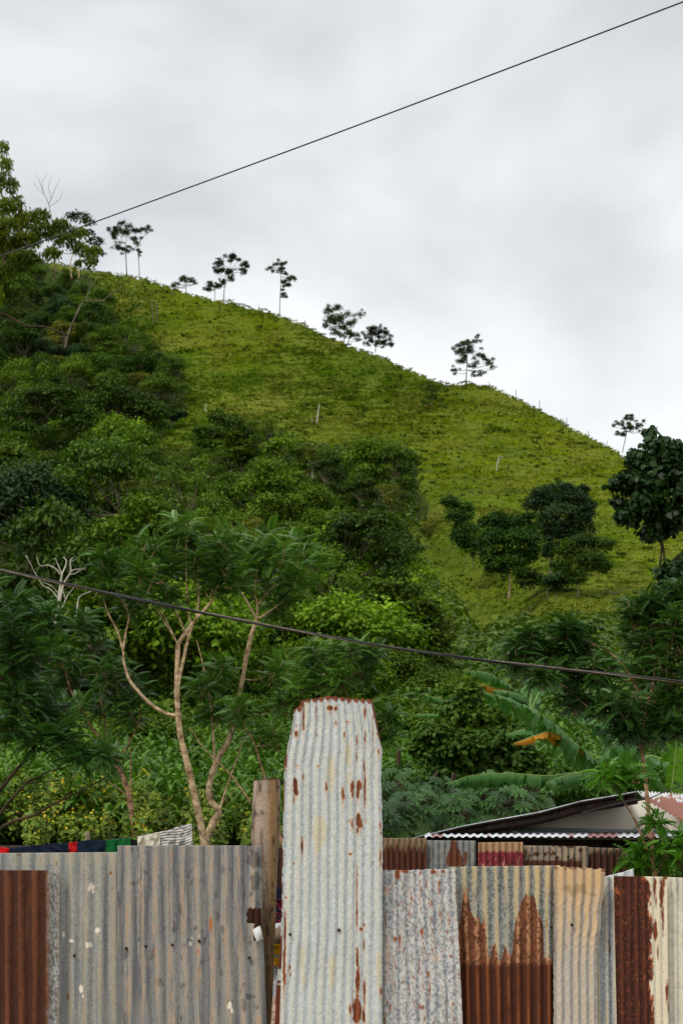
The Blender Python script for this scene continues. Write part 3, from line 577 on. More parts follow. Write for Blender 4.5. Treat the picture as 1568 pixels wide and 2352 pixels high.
# ------------------------------------------------------------------ left: drooping tree, bare trees
YG = 58
vtree('drooping_tree', 'big tree with hanging olive leaves reaching in from the left edge', 'tree', YG,
    [([(-70, 1500), (-50, 1000), (-15, 720), (4, 620), (22, 575), (60, 550), (110, 535)], 9, 2), ([(50, 553), (52, 500), (40, 460), (24, 440), (20, 390), (12, 330)], 4, 1), ([(60, 550), (75, 520), (100, 512)], 2.5, 1), ([(4, 620), (-20, 560), (-30, 500)], 5, 2),
     ([(110, 535), (150, 545), (190, 560), (205, 590)], 2, .8), ([(-25, 760), (0, 722), (30, 732), (65, 750), (95, 750), (125, 757), (156, 771)], 4.5, 2.5)],
    [(8, 340, 14, 22), (14, 380, 18, 25), (28, 425, 16, 26), (0, 420, 20, 30), (10, 475, 34, 26), (40, 470, 20, 26), (60, 505, 34, 26), (15, 520, 36, 28), (95, 495, 24, 22), (100, 530, 34, 24), (140, 520, 28, 22), (150, 550, 30, 18), (180, 535, 24, 16), (185, 570, 22, 18), (215, 575, 22, 14), (205, 600, 16, 18), (60, 550, 40, 20), (20, 570, 40, 25), (120, 580, 24, 16), (60, 590, 40, 18), (10, 620, 34, 24), (-15, 560, 40, 60), (180, 605, 10, 14), (-20, 680, 30, 40)],
    11000, 0.16, 'gum', 'trunk_dark', Wr=0.34, up=0.5, hang=1.6, shell=0.3, flat=0.1, twr=0.02)
vtree('skyline_tree', 'pale thin tree half hidden behind the drooping tree', 'tree', 200, [([(165, 640), (163, 600), (180, 560)], 2, 1), ([(181, 640), (186, 590), (190, 530)], 1.8, 1)],
    [(185, 500, 26, 9), (205, 512, 16, 8), (165, 495, 16, 6), (220, 555, 22, 9), (205, 535, 14, 7), (225, 580, 18, 7), (215, 600, 14, 5)], 1200, 0.35, 'ridge', 'trunk_pale', G)
stick('bare_tree', 'bare twiggy treetop against the sky above the drooping leaves', 'bare tree', [([(128, 640), (125, 560), (115, 480), (100, 440), (85, 400)], 1.6, .5), ([(112, 470), (125, 440), (138, 410)], 1, .4), ([(113, 475), (135, 460), (146, 440)], .9, .3), ([(100, 440), (98, 420), (110, 395)], .8, .3), ([(104, 448), (84, 430), (78, 415)], .7, .3), ([(118, 455), (112, 430), (118, 408)], .7, .3)], 'trunk', 70)
stick('bare_tree', 'bare branching tree reaching right across the upper left slope', 'bare tree', [([(150, 800), (158, 765), (170, 735), (187, 700), (200, 690)], 3.0, 2.2), ([(200, 690), (235, 690), (255, 675), (270, 668), (290, 650), (318, 632)], 2.0, .7), ([(195, 692), (205, 668), (210, 640), (200, 610)], 1.6, .6), ([(206, 660), (222, 640), (228, 625)], .9, .4), ([(255, 677), (275, 662), (300, 665)], .9, .4)], 'trunk', 90)
WD = [([(126, 1440), (128, 1423), (133, 1401), (135, 1374), (139, 1346), (143, 1319), (150, 1303), (153, 1288), (146, 1280)], 5.0, 1.2), ([(136, 1385), (145, 1346), (156, 1326), (163, 1313), (162, 1290), (168, 1280)], 4.2, 1), ([(163, 1313), (174, 1308), (198, 1307)], 2.2, .8),
      ([(160, 1320), (175, 1316), (200, 1300)], 1.8, .6), ([(141, 1321), (128, 1306), (110, 1298), (93, 1299), (85, 1280)], 2.0, .7), ([(133, 1374), (117, 1354), (95, 1339), (60, 1275)], 2.0, .7), ([(135, 1362), (120, 1347), (100, 1337)], 1.4, .6), ([(141, 1401), (156, 1368), (170, 1350), (178, 1335)], 2.0, .7), ([(150, 1375), (147, 1362), (143, 1356)], 1.4, .7), ([(143, 1319), (133, 1295), (128, 1282)], 1.6, .6), ([(174, 1420), (177, 1403), (183, 1372), (207, 1359), (220, 1350)], 2.6, .8), ([(162, 1290), (172, 1286), (178, 1280)], 1, .4)]
stick('dead_tree', 'bleached white dead tree with forked bare limbs among the left foliage', 'dead tree', WD, 'dead', 38)

# ------------------------------------------------------------------ broad-leaved undergrowth, flowering weeds
def strip_leaves(P, A, L, Wd, C, el):
    """arching blade leaves: start P, heading A (radians), length L"""
    n = len(P); k = 4; t = np.linspace(0, 1, k + 1); d = np.stack([np.cos(A), np.sin(A), np.zeros(n)], -1); s = np.stack([-np.sin(A), np.cos(A), np.zeros(n)], -1)
    out = t[None] * np.cos(el)[:, None] * L[:, None]; z = (t[None] * np.sin(el)[:, None] - 0.75 * t[None] ** 2) * L[:, None]
    w = np.interp(t, [0, .25, .6, 1], [.4, 1, .9, .05])[None] * Wd[:, None] / 2
    cen = P[:, None] + out[..., None] * d[:, None] + z[..., None] * np.array([0, 0, 1.0])
    V = np.stack([cen + w[..., None] * s[:, None], cen - w[..., None] * s[:, None]], 2).reshape(n, -1, 3)
    F0 = np.array([(2 * i, 2 * i + 1, 2 * i + 3, 2 * i + 2) for i in range(k)])
    F = (F0[None] + (np.arange(n) * 2 * (k + 1))[:, None, None]).reshape(-1, 4)
    return V.reshape(-1, 3), F, np.repeat(C, 2 * (k + 1), 0)
def build_undergrowth():
    n = 7600; vx = rng.uniform(-380, 1900, n); vy = rng.uniform(1540, 1950, n); vy = np.where(vx > 860, rng.uniform(1540, 1880, n), vy); P = hill_pt(vx, vy)
    kk = 8; idx = np.repeat(np.arange(n), kk); m = n * kk; h = rng.uniform(0.3, 1.5, n)
    Q = P[idx] + np.stack([rng.normal(size=m) * .08, rng.normal(size=m) * .08, h[idx] * rng.uniform(0.3, 1, m)], -1)
    C = np.stack([rng.random(m), rng.random(n)[idx], rng.random(m), np.ones(m)], -1)
    V, F, C = strip_leaves(Q, rng.uniform(0, 6.28, m), rng.uniform(0.3, 0.75, m), rng.uniform(0.06, 0.13, m), C, rng.uniform(0.3, 1.2, m))
    tag(mk('broadleaf_undergrowth', V, F, M['maize'], col=C), 'mass of arching broad green leaves covering the slope behind the trees', 'undergrowth', kind='stuff')
    n = 60000; vx = np.concatenate([rng.uniform(-60, 340, n // 2), rng.uniform(-60, 640, n // 2)]); vy = np.concatenate([1960 - 190 * rng.random(n // 2) ** 1.5, 1960 - 90 * rng.random(n // 2) ** 1.3]); vy += 70 * (fbm(vx / 45, vy * 0, 19, 3) - .5)
    P = hill_pt(vx, vy) ; hgt = 0.1 + 1.3 * fbm(P[:, 0] / .7, P[:, 1] / .7, 12, 3) ** 1.5
    P[:, 2] += hgt * rng.uniform(0.2, 1, n); Nn = nrm(rng.normal(size=(n, 3)) * .6 + np.array([0, -0.5, 0.8])); T = np.cross(Nn, rng.normal(size=(n, 3)))
    fl = rng.random(n) < 0.09; a = rng.random((n, 1)); col = np.array([0.06, 0.13, 0.008]) * (1 - a) + np.array([0.20, 0.27, 0.015]) * a
    col[fl] = np.array([0.5, 0.40, 0.01]); L = np.where(fl, rng.uniform(.03, .06, n), rng.uniform(.05, .11, n)); P[fl, 2] += 0.06
    V, F, C = leaves(P, T, Nn, L, L * np.where(fl, 0.95, 0.7), np.c_[col, np.ones(n)])
    tag(mk('flowering_weeds', V, F, M['weed'], col=C), 'low green weeds dotted with small yellow flowers behind the left fence', 'weeds', kind='stuff')
build_undergrowth()

# ------------------------------------------------------------------ slender feathery trees behind the fence
GF = 'feathery trees behind the fence'
T1 = [([(472, 2010), (470, 1940), (452, 1850), (432, 1760), (415, 1690), (408, 1620), (407, 1550), (409, 1480)], 12, 7), ([(409, 1480), (425, 1455), (440, 1435), (470, 1400), (490, 1375), (500, 1345), (518, 1315)], 7, 2.2), ([(440, 1435), (432, 1400), (428, 1300), (427, 1200)], 4.2, 1.4), ([(452, 1420), (456, 1370), (455, 1310)], 4.4, 2),
      ([(409, 1480), (395, 1455), (375, 1425), (360, 1400), (330, 1388)], 3, 1.4), ([(402, 1465), (380, 1420), (362, 1370)], 2.6, 1.2), ([(432, 1462), (420, 1440), (405, 1405), (390, 1380), (370, 1340)], 3.6, 1.4),
      ([(408, 1645), (385, 1640), (350, 1620), (320, 1590), (297, 1560), (285, 1520), (283, 1495), (270, 1450), (250, 1410), (238, 1370), (235, 1320)], 6.5, 1.8), ([(283, 1495), (290, 1450), (296, 1410), (275, 1370), (262, 1320)], 4, 1.4), ([(408, 1610), (412, 1560), (425, 1500), (433, 1465), (442, 1436)], 5.4, 4.2)]
frond_tree('feathery_tree', 'feathery tree with a forked pale trunk and one long limb curving up to the left', 'tree', 19.4, T1,
    [(425, 1215, 42, 34), (425, 1265, 48, 36), (345, 1265, 46, 34), (330, 1325, 52, 34), (240, 1300, 36, 32), (245, 1350, 42, 32), (455, 1300, 38, 34), (380, 1375, 36, 26), (520, 1250, 34, 30), (525, 1305, 42, 34), (545, 1345, 30, 28), (480, 1350, 30, 30), (300, 1400, 30, 22), (390, 1310, 36, 30)],
    0.25, 'frond', 'trunk_pale', per=3, nf=12, group=GF)
T1b = [([(476, 2010), (474, 1940), (490, 1890), (503, 1865), (485, 1840), (481, 1810), (490, 1770), (505, 1735), (525, 1700), (545, 1620), (557, 1560), (568, 1500), (580, 1450), (590, 1425)], 12, 5.5), ([(590, 1425), (575, 1395), (560, 1370), (540, 1345)], 3.4, 1.5), ([(590, 1425), (592, 1390), (585, 1360), (588, 1325)], 4, 1.5), ([(592, 1390), (620, 1355), (645, 1330)], 3, 1.2),
       ([(593, 1422), (625, 1400), (655, 1375), (675, 1340)], 3.6, 1.3), ([(494, 1780), (492, 1720), (486, 1640), (478, 1580), (465, 1520), (452, 1470)], 5, 1.6), ([(503, 1865), (520, 1810), (545, 1740), (562, 1690)], 3.6, 1.2), ([(513, 1840), (535, 1820), (545, 1808)], 1.8, .8)]
frond_tree('feathery_tree', 'feathery tree with a bent trunk, pale mottled above, between the forked tree and the post', 'tree', 20.6, T1b,
    [(600, 1250, 46, 30), (640, 1280, 56, 34), (690, 1262, 40, 30), (720, 1300, 38, 26), (640, 1335, 56, 34), (585, 1305, 36, 28), (690, 1340, 36, 34), (560, 1290, 30, 30), (650, 1390, 34, 24), (500, 1545, 36, 30), (465, 1580, 30, 30), (625, 1545, 36, 34), (640, 1620, 42, 36), (495, 1650, 30, 26), (600, 1690, 34, 28)],
    0.25, 'frond', 'trunk_pale', per=3, nf=12, group=GF)
T2 = [([(316, 2010), (313, 1940), (305, 1880), (297, 1830), (285, 1790), (270, 1760), (258, 1735), (235, 1700), (210, 1670), (190, 1635), (165, 1590), (150, 1540)], 10, 2.2), ([(270, 1755), (240, 1748), (190, 1745), (160, 1730)], 2.4, 1), ([(268, 1752), (300, 1700), (318, 1660), (325, 1600)], 2.8, 1.2), ([(258, 1735), (240, 1650), (225, 1560), (215, 1500)], 3.4, 1.2), ([(292, 1810), (280, 1760), (270, 1690)], 2.2, 1), ([(300, 1860), (301, 1740), (295, 1690)], 3, 1.2), ([(297, 1830), (245, 1790), (225, 1765)], 1.6, .7)]
frond_tree('feathery_tree', 'finely feathered tree with a pinkish base, left of the forked tree', 'tree', 21.6, T2,
    [(215, 1500, 46, 40), (140, 1510, 46, 34), (170, 1560, 54, 44), (250, 1560, 46, 44), (230, 1630, 54, 36), (160, 1635, 46, 38), (310, 1590, 42, 44), (320, 1650, 46, 36), (120, 1580, 40, 38), (190, 1440, 36, 30)],
    0.24, 'frond_dark', 'trunk_brown', tpl=FR_FINE, per=4, nf=11, group=GF)
T3 = [([(-70, 2100), (-45, 1900), (-30, 1850), (0, 1815), (70, 1730), (110, 1680), (165, 1610)], 10, 1.5), ([(-60, 1960), (0, 1870), (60, 1800), (90, 1785), (120, 1770), (220, 1745)], 6, 1), ([(-60, 2010), (0, 1905), (80, 1872), (118, 1850), (130, 1845), (240, 1788), (300, 1740)], 6, 1), ([(118, 1850), (150, 1830), (165, 1800)], 2, .7), ([(60, 1800), (110, 1795), (150, 1790)], 2, .7), ([(20, 1860), (70, 1875), (100, 1868), (135, 1855)], 1.6, .7), ([(-30, 1850), (-20, 1650), (20, 1520), (60, 1420)], 6, 1.4)]
frond_tree('feathery_tree', 'dark finely feathered tree at the left edge with bare low branches', 'tree', 17.5, T3,
    [(50, 1400, 52, 36), (105, 1425, 38, 36), (20, 1460, 60, 44), (90, 1490, 52, 44), (25, 1535, 60, 44), (75, 1570, 54, 36), (110, 1640, 50, 36), (35, 1610, 54, 36), (150, 1690, 44, 30), (20, 1680, 44, 36), (80, 1710, 40, 26), (-10, 1400, 50, 60), (240, 1745, 36, 16), (180, 1740, 36, 18)],
    0.22, 'frond_dark', 'trunk_dark', tpl=FR_FINE, per=6, nf=10, group=GF)
T4 = [([(690, 2060), (640, 1920), (578, 1845), (530, 1780), (470, 1720), (436, 1670)], 5, 1), ([(660, 1990), (640, 1900), (612, 1800), (600, 1760), (583, 1705), (563, 1670), (545, 1600)], 4.5, 1.4), ([(690, 2060), (740, 1800), (745, 1650), (740, 1560), (738, 1500)], 6, 1.4), ([(742, 1640), (775, 1590), (810, 1550), (850, 1510)], 3, 1), ([(745, 1700), (700, 1640), (680, 1600), (660, 1540)], 2.6, 1), ([(745, 1760), (840, 1720), (890, 1660)], 2.5, 1)]
frond_tree('feathery_tree', 'feathery sapling whose leafy shoots rise behind the tall white sheet', 'tree', 18, T4,
    [(740, 1515, 40, 28), (735, 1560, 44, 28), (800, 1510, 44, 26), (855, 1508, 34, 20), (830, 1548, 40, 26), (785, 1575, 44, 20), (690, 1590, 28, 28), (700, 1545, 30, 24), (890, 1655, 24, 20), (886, 1700, 20, 20), (560, 1640, 34, 28), (640, 1700, 30, 40), (655, 1620, 24, 34)],
    0.2, 'frond', 'trunk_brown', per=4, nf=11, group=GF)
T5 = [([(1508, 2100), (1502, 2010), (1492, 1915), (1486, 1840), (1474, 1716), (1480, 1640), (1500, 1560), (1510, 1440)], 8.5, 3), ([(1476, 1722), (1447, 1698), (1400, 1655), (1352, 1626), (1300, 1580), (1230, 1540)], 4, 1.2), ([(1480, 1640), (1450, 1560), (1400, 1500), (1300, 1450)], 3.5, 1.2)]
frond_tree('drooping_leaf_tree', 'dark tree with drooping compound leaves in front of the house at right', 'tree', 17.5, T5,
    [(1200, 1480, 38, 24), (1180, 1525, 36, 32), (1260, 1500, 44, 34), (1295, 1450, 44, 24), (1340, 1490, 44, 34), (1240, 1560, 34, 28), (1310, 1560, 54, 40), (1320, 1620, 40, 26), (1380, 1555, 46, 44), (1380, 1630, 46, 38), (1460, 1420, 44, 34), (1500, 1390, 44, 26), (1550, 1370, 44, 26), (1480, 1480, 54, 44), (1545, 1450, 44, 54), (1460, 1555, 54, 44), (1540, 1540, 44, 54), (1440, 1635, 54, 38), (1500, 1640, 54, 34), (1490, 1690, 44, 26), (1430, 1690, 34, 24), (1550, 1610, 34, 34), (1545, 1680, 26, 26), (1600, 1480, 50, 90)],
    0.19, 'frond_dark', 'trunk_brown', tpl=FR_BIG, per=8, nf=11)
T7 = [([(1510, 2100), (1505, 2010), (1480, 1940), (1455, 1880), (1430, 1840), (1415, 1812)], 5, 2), ([(1500, 2000), (1499, 1930), (1502, 1880)], 2.6, 1.2), ([(1505, 2010), (1530, 1970), (1560, 1950)], 2.2, 1)]
frond_tree('feathery_sapling', 'fresh green sapling rising beside the right end of the fence', 'sapling', 14.2, T7,
    [(1420, 1772, 36, 20), (1392, 1788, 22, 12), (1450, 1788, 30, 16), (1505, 1893, 16, 12), (1480, 1962, 32, 20), (1530, 1950, 36, 20), (1565, 1968, 36, 24), (1510, 1990, 44, 16), (1452, 1985, 24, 12), (1585, 1930, 30, 20)],
    0.16, 'frond_bright', 'trunk_brown', tpl=FR_BIG, per=5, nf=8, twr=0.008)
# dark broad-leaved tree at the right edge
vtree('broad_leaved_tree', 'very dark tree with large rounded leaves at the right edge of the hill', 'tree', 32,
    [([(1503, 1700), (1505, 1500), (1510, 1360), (1520, 1240), (1530, 1130), (1540, 1060)], 5, 2), ([(1528, 1400), (1528, 1340), (1525, 1290), (1521, 1250)], 4.4, 3), ([(1526, 1310), (1545, 1285), (1575, 1262)], 3, 1.5), ([(1520, 1240), (1480, 1160), (1430, 1120)], 3, 1), ([(1510, 1380), (1540, 1340), (1570, 1310)], 2.5, 1), ([(1535, 1100), (1510, 1040), (1495, 990)], 2, .8)],
    [(1494, 992, 14, 12), (1500, 1018, 22, 14), (1530, 1035, 38, 28), (1470, 1058, 34, 26), (1550, 1095, 55, 50), (1452, 1105, 40, 26), (1490, 1110, 40, 30), (1480, 1160, 46, 34), (1438, 1188, 28, 20), (1420, 1112, 26, 10), (1530, 1190, 46, 36), (1500, 1222, 32, 20), (1590, 1150, 50, 70), (1600, 1060, 50, 40), (1418, 1150, 16, 10), (1548, 1318, 42, 28), (1530, 1348, 24, 16), (1585, 1290, 34, 30)],
    9500, 0.145, 'big', 'trunk_dark', Wr=0.72, up=0.5, hang=0.7, shell=0.1, flat=0.35, twr=0.018, jit=.22)
# shrub and papayas behind the house fence
vtree('leafy_shrub', 'olive green small leaved shrub left of the banana leaves', 'shrub', 29, [([(1110, 1900), (1105, 1800), (1100, 1720)], 4, 2)],
    [(1000, 1690, 46, 30), (1060, 1640, 50, 30), (1110, 1660, 60, 34), (1020, 1740, 54, 34), (1090, 1720, 70, 40), (1160, 1700, 50, 36), (1190, 1750, 56, 32), (1120, 1770, 60, 34), (1060, 1620, 36, 20), (1010, 1790, 50, 26), (1220, 1780, 36, 26), (1080, 1590, 30, 20), (960, 1720, 24, 20)],
    15000, 0.115, 'shrub', 'trunk_brown', shell=0.2, flat=0.5)
for x, y, h, r in [(915, 1800, 70, 7), (1001, 1830, 52, 6), (1040, 1825, 44, 7), (1017, 1825, 34, 4)]:
    stick('old_post', 'dark weathered post standing in the brush behind the tall sheet', 'post', [([(x - 3, y + 90), (x, y - h + 10), (x + 3, y - h)], r, r * .85)], 'trunk_dark', 26, 'dark old posts in the brush')
def palmate():
    V = []; F = []
    for k in range(9):
        a = radians(-150 + 300 * k / 8); ln = 1.0 - 0.35 * abs(a) / 2.7; d = np.array([math.cos(a), math.sin(a), 0]); s = np.array([-d[1], d[0], 0]); i = len(V)
        V += [np.zeros(3), d * ln * .45 + s * .085 + (0, 0, .03), d * ln * .62 + s * .14 - (0, 0, .02), d * ln * .75 + s * .05, d * ln - np.array((0, 0, .16)), d * ln * .75 - s * .05, d * ln * .62 - s * .14 - (0, 0, .02), d * ln * .45 - s * .085 + (0, 0, .03)]
        F.append(tuple(range(i, i + 8)))
    return np.array(V), np.array(F)
PAL = palmate()
def papaya(vx, vy, Y, label, nl=16, spread=60):
    vy = vy + 18; base = pt(vx, vy + 190, Y); root = thing('papaya_plant', base, label, 'papaya plant', 'papaya plants behind the fence'); top = pt(vx, vy, Y); mb = MB(); mb.add(*tube([base, (base + top) / 2, top], .05, .035))
    P = []; X = []; Z = []; C = []; g = rng.random()
    for i in range(nl):
        a = i * 2.4 + rng.normal() * .2; t = i / nl; el = 1.1 - 1.5 * t; ln = rng.uniform(.7, 1.1) * spread * Y / FPX
        d = np.array([math.cos(a) * math.cos(el), math.sin(a) * math.cos(el), math.sin(el)]); e = top + d * ln - np.array([0, 0, .1 * ln])
        mb.add(*tube([top - np.array([0, 0, .1 * t]), (top + e) / 2 + np.array([0, 0, .06 * ln]), e], .009, .005, n=4, k=3))
        P.append(e); X.append(np.array([d[0], d[1], -0.35 - .3 * t])); Z.append(np.array([0, -.25, 1]) + rng.normal(size=3) * .25); C.append((rng.random(), g, 0, 1))
    mb.build('stem', M['trunk'], root, smooth=True)
    V, F, C = place(PAL, np.array(P), np.array(X), np.array(Z), rng.uniform(.15, .27, nl), np.array(C)); mk('leaves', V, F, M['papaya'], root, col=C)
for i, (x, y, Y, l) in enumerate([(900, 1800, 24, 'papaya plant close against the right edge of the tall sheet'), (945, 1850, 23, 'low papaya plant above the rusty back fence'), (1000, 1825, 24, 'papaya plant just below the dark old posts'), (1050, 1860, 23.5, 'papaya plant whose leaves touch the left roof eave'), (1110, 1815, 25, 'papaya plant under the long horizontal banana leaf'), (1165, 1835, 24.5, 'rightmost papaya plant, over the slope of the dark roof'), (890, 1880, 22.5, 'papaya plant lowest beside the tall sheet'), (1200, 1810, 26, 'papaya plant behind the others under the banana leaves')]):
    papaya(x, y, Y, l, 34, 64)
# ------------------------------------------------------------------ bananas
def banana_leaf(pts, wv, Y, root, mat, dy=0.0, hang=0.55, tear=0.5, name='leaf'):
    P0 = np.array([pt(p[0], p[1], Y + (p[2] if len(p) > 2 else dy * i / max(1, len(pts) - 1))) for i, p in enumerate(pts)]); P = cr(P0, 9); m = len(P)
    T = nrm(np.gradient(P, axis=0)); mb = MB(); s = np.linspace(0, 1, m); wid = np.interp(s, [0, .12, .35, .75, .93, 1], [.25, .7, 1, .95, .6, .12]) * wv * Y / FPX
    side = nrm(np.cross(T, np.array([0, -1.0, 0.2]) if abs(T[:, 2]).mean() > .75 else np.array([0, 0.35, 1.0])));
    for sg in (1, -1):
        i = 0
        while i < m - 1:
            j = min(m - 1, i + (int(rng.integers(2, 5)) if rng.random() < tear else int(rng.integers(5, 9)))); hg = hang * rng.uniform(.5, 1.5); sh = rng.normal() * .2; k = 4; ws = rng.uniform(.75, 1.08)
            R = []
            for q in range(i, j + 1):
                qq = q - (0.3 if q == j and j < m - 1 else 0); f = qq - int(qq); a = int(qq); pp = P[a] * (1 - f) + P[min(a + 1, m - 1)] * f; w = wid[q]
                for kk in range(k):
                    u = kk / (k - 1); ang = hg * (0.25 + u) * 1.1
                    R.append(pp + (side[q] * sg * math.cos(ang) * u + np.array([0, 0, -1]) * math.sin(ang) * u + T[q] * (0.18 + sh) * u) * w * ws + nrm(np.cross(T[q], side[q])) * (.035 * math.sin(qq * 2.4 + sg) * u * w / .25))
            nq = j - i + 1; a, b = np.meshgrid(np.arange(nq - 1), np.arange(k - 1), indexing='ij'); F = np.stack([a * k + b, a * k + b + 1, (a + 1) * k + b + 1, (a + 1) * k + b], -1).reshape(-1, 4)
            c = rng.uniform(.1, .9); qs = np.repeat(np.arange(i, j + 1), k); mb.add(np.array(R), F, np.stack([np.clip(c + .45 * np.sin(qs * 2.9 + sg), 0, 1), np.full(len(R), .5), qs * 0, qs * 0 + 1], -1)); i = j
    o = mb.build(name, M[mat], root, smooth=True)
    r = MB(); r.add(*tube(P0 + np.array([0, 0, .006]), 2.0 * Y / FPX, .7 * Y / FPX, n=5)); r.build('midrib', M['midrib'], o, smooth=True, org=np.array(root.location))
    return o
M['banana'] = leafmat('leaf_banana', (0.022, 0.095, 0.014), (0.095, 0.235, 0.05), rough=0.45, spec=0.3, trans=0.25, var=0.05)
M['banana_light'] = leafmat('leaf_banana_light', (0.045, 0.14, 0.008), (0.13, 0.27, 0.015), rough=0.4, spec=0.4, trans=0.45, var=0.03)
M['banana_yellow'] = leafmat('leaf_banana_yellow', (0.45, 0.16, 0.01), (0.6, 0.30, 0.02), rough=0.6, trans=0.3, var=0.05)
M['midrib'] = plain('leaf_midrib', (0.2, 0.3, 0.08), (0.3, 0.4, 0.12), 6, .5)
M['stem'] = barkmat('banana_stem', (0.06, 0.09, 0.02), (0.16, 0.18, 0.06), 5)
def banana(label, base, top, Y, lv):
    root = thing('banana_plant', pt(base[0], base[1], Y), label, 'banana plant', 'banana plants behind the house')
    mb = MB(); mb.add(*tube([pt(base[0], base[1], Y), pt((base[0] + top[0]) / 2, (base[1] + top[1]) / 2, Y), pt(top[0], top[1], Y)], 14 * Y / FPX, 7 * Y / FPX, n=10)); mb.build('stem', M['stem'], root, smooth=True)
    for l in lv:
        o = banana_leaf(l[0], l[1], Y, root, l[2], *(l[3:]))
        if l[2] == 'banana_yellow': o['label'] = 'withered yellow leaf'
banana('banana plant with one long torn leaf arching down to the left', (1440, 1960), (1425, 1775), 23.8, [
    ([(1425, 1775), (1379, 1758), (1334, 1721), (1289, 1682), (1244, 1646), (1176, 1610), (1109, 1590)], 44, 'banana', -1.5, .8, .8),
    ([(1425, 1775), (1375, 1777), (1312, 1779), (1253, 1799)], 34, 'banana', -2.0, 1.0, .6), ([(1410, 1780), (1330, 1775), (1258, 1783), (1176, 1778), (1086, 1782), (1030, 1800)], 30, 'banana', -.6, 1.0, .7),
    ([(1425, 1775), (1390, 1750), (1420, 1712), (1470, 1712)], 46, 'banana', -1.2, .9, .3), ([(1425, 1775), (1400, 1700), (1360, 1650), (1330, 1640)], 50, 'banana', .6, .5, .3), ([(1425, 1775), (1402, 1680), (1388, 1600), (1380, 1560)], 44, 'banana', .8, .3, .4),
    ([(1400, 1770), (1320, 1735), (1240, 1682), (1205, 1676), (1160, 1688)], 22, 'banana', 1.0, .7, .4), ([(1400, 1772), (1330, 1720), (1267, 1683), (1235, 1688), (1179, 1708)], 20, 'banana_yellow', -1.7, .7, .3),
    ([(1425, 1775), (1470, 1740), (1520, 1745), (1570, 1800)], 40, 'banana', -.6, .8, .4)])
banana('banana plant half hidden by the shrub with a yellow hanging leaf', (1230, 1900), (1215, 1640), 30, [
    ([(1215, 1640), (1195, 1600), (1158, 1570), (1118, 1547), (1073, 1541)], 22, 'banana', -1, .8, .5), ([(1215, 1640), (1180, 1592), (1134, 1580), (1095, 1571), (1057, 1569)], 17, 'banana_yellow', -1.2, .9, .4),
    ([(1215, 1640), (1200, 1602), (1160, 1588), (1131, 1586)], 18, 'banana', -1.4, .8, .5), ([(1215, 1640), (1250, 1570), (1300, 1540)], 34, 'banana', .5, .6, .4), ([(1215, 1640), (1225, 1560), (1245, 1500)], 30, 'banana', .8, .4, .4)])
banana('small banana plant at the foot of the wood, two dull leaves showing', (1065, 1860), (1062, 1680), 34, [
    ([(1062, 1680), (1046, 1634), (1014, 1608), (976, 1597)], 15, 'banana', -.6, .7, .4), ([(1062, 1680), (1035, 1650), (1005, 1642), (953, 1643)], 12, 'banana', -.6, .7, .4)])
banana('light green young banana plant glowing at the right edge', (1545, 2000), (1535, 1830), 22.5, [
    ([(1538, 1840), (1546, 1770), (1554, 1690), (1562, 1590)], 42, 'banana_light', -.3, .5, .9), ([(1545, 1840), (1590, 1760), (1630, 1690)], 40, 'banana_light', .4, .6, .9), ([(1535, 1830), (1510, 1790), (1485, 1740)], 30, 'banana', -.8, .7, .3)])

# ------------------------------------------------------------------ corrugated sheets
def patch(x, y, lst, s, warp=0.45, sc=9.0):
    """soft-edged ragged blotches: list of (cx, cy, rx, ry)"""
    n = (fbm(x / sc, y / (sc * 1.8), s, 3) - 0.5) * 2; m = np.zeros_like(x)
    for cx, cy, rx, ry in lst: m = np.maximum(m, sst(1 - np.sqrt(((x - cx) / rx) ** 2 + ((y - cy) / ry) ** 2) + warp * n, 0.0, min(0.9, 2.6 / min(rx, ry))))
    return m
def drip(l, k=1.0): return [(a, b + d * .9, max(c * .55, .7), d * 1.1 + 6 * k) for a, b, c, d in l]
def mx(a, b, m): return a + (np.asarray(b) - a) * m[:, None]
def zinc(x, y, ph, s, base, dark, stain, st=0.5, bl=0.5, bs=5.0):
    c = np.tile(np.asarray(base), (len(x), 1))
    c = mx(c, dark, bl * sst(fbm(x / bs, y / (bs * 1.2), s, 4), 0.42, 0.66))
    c = mx(c, dark, 0.35 * sst(fbm(x / 6, y / 110, s + 3, 3), 0.5, 0.75))
    c = mx(c, stain, st * sst(0.5 + 0.5 * np.cos(ph + 1.1) + 1.1 * (fbm(x / 9, y / 90, s + 5, 4) - 0.5), 0.55, 1.0))
    return c * (0.9 + 0.2 * fbm(x / 2.2, y / 2.2, s + 8, 2))[:, None]
def bands(x, y, s, a, b): return sst(fbm(x / 6, y / 150, s, 3), a, b)
def rust(x, y, ph, s, a=lin(74, 36, 20), b=lin(122, 68, 36), k=1.0):
    c = np.tile(np.asarray(a), (len(x), 1)); c = mx(c, b, sst(0.55 * fbm(x / 5, y / 170, s, 3) + 0.45 * fbm(x / 2.5, y / 6, s + 2, 4) + 0.26 * np.cos(ph), 0.42, 0.85))
    return c * (k * (0.7 + 0.6 * fbm(x / 3, y / 3.5, s + 4, 3)))[:, None]
GS = 'corrugated sheets of the front fence'
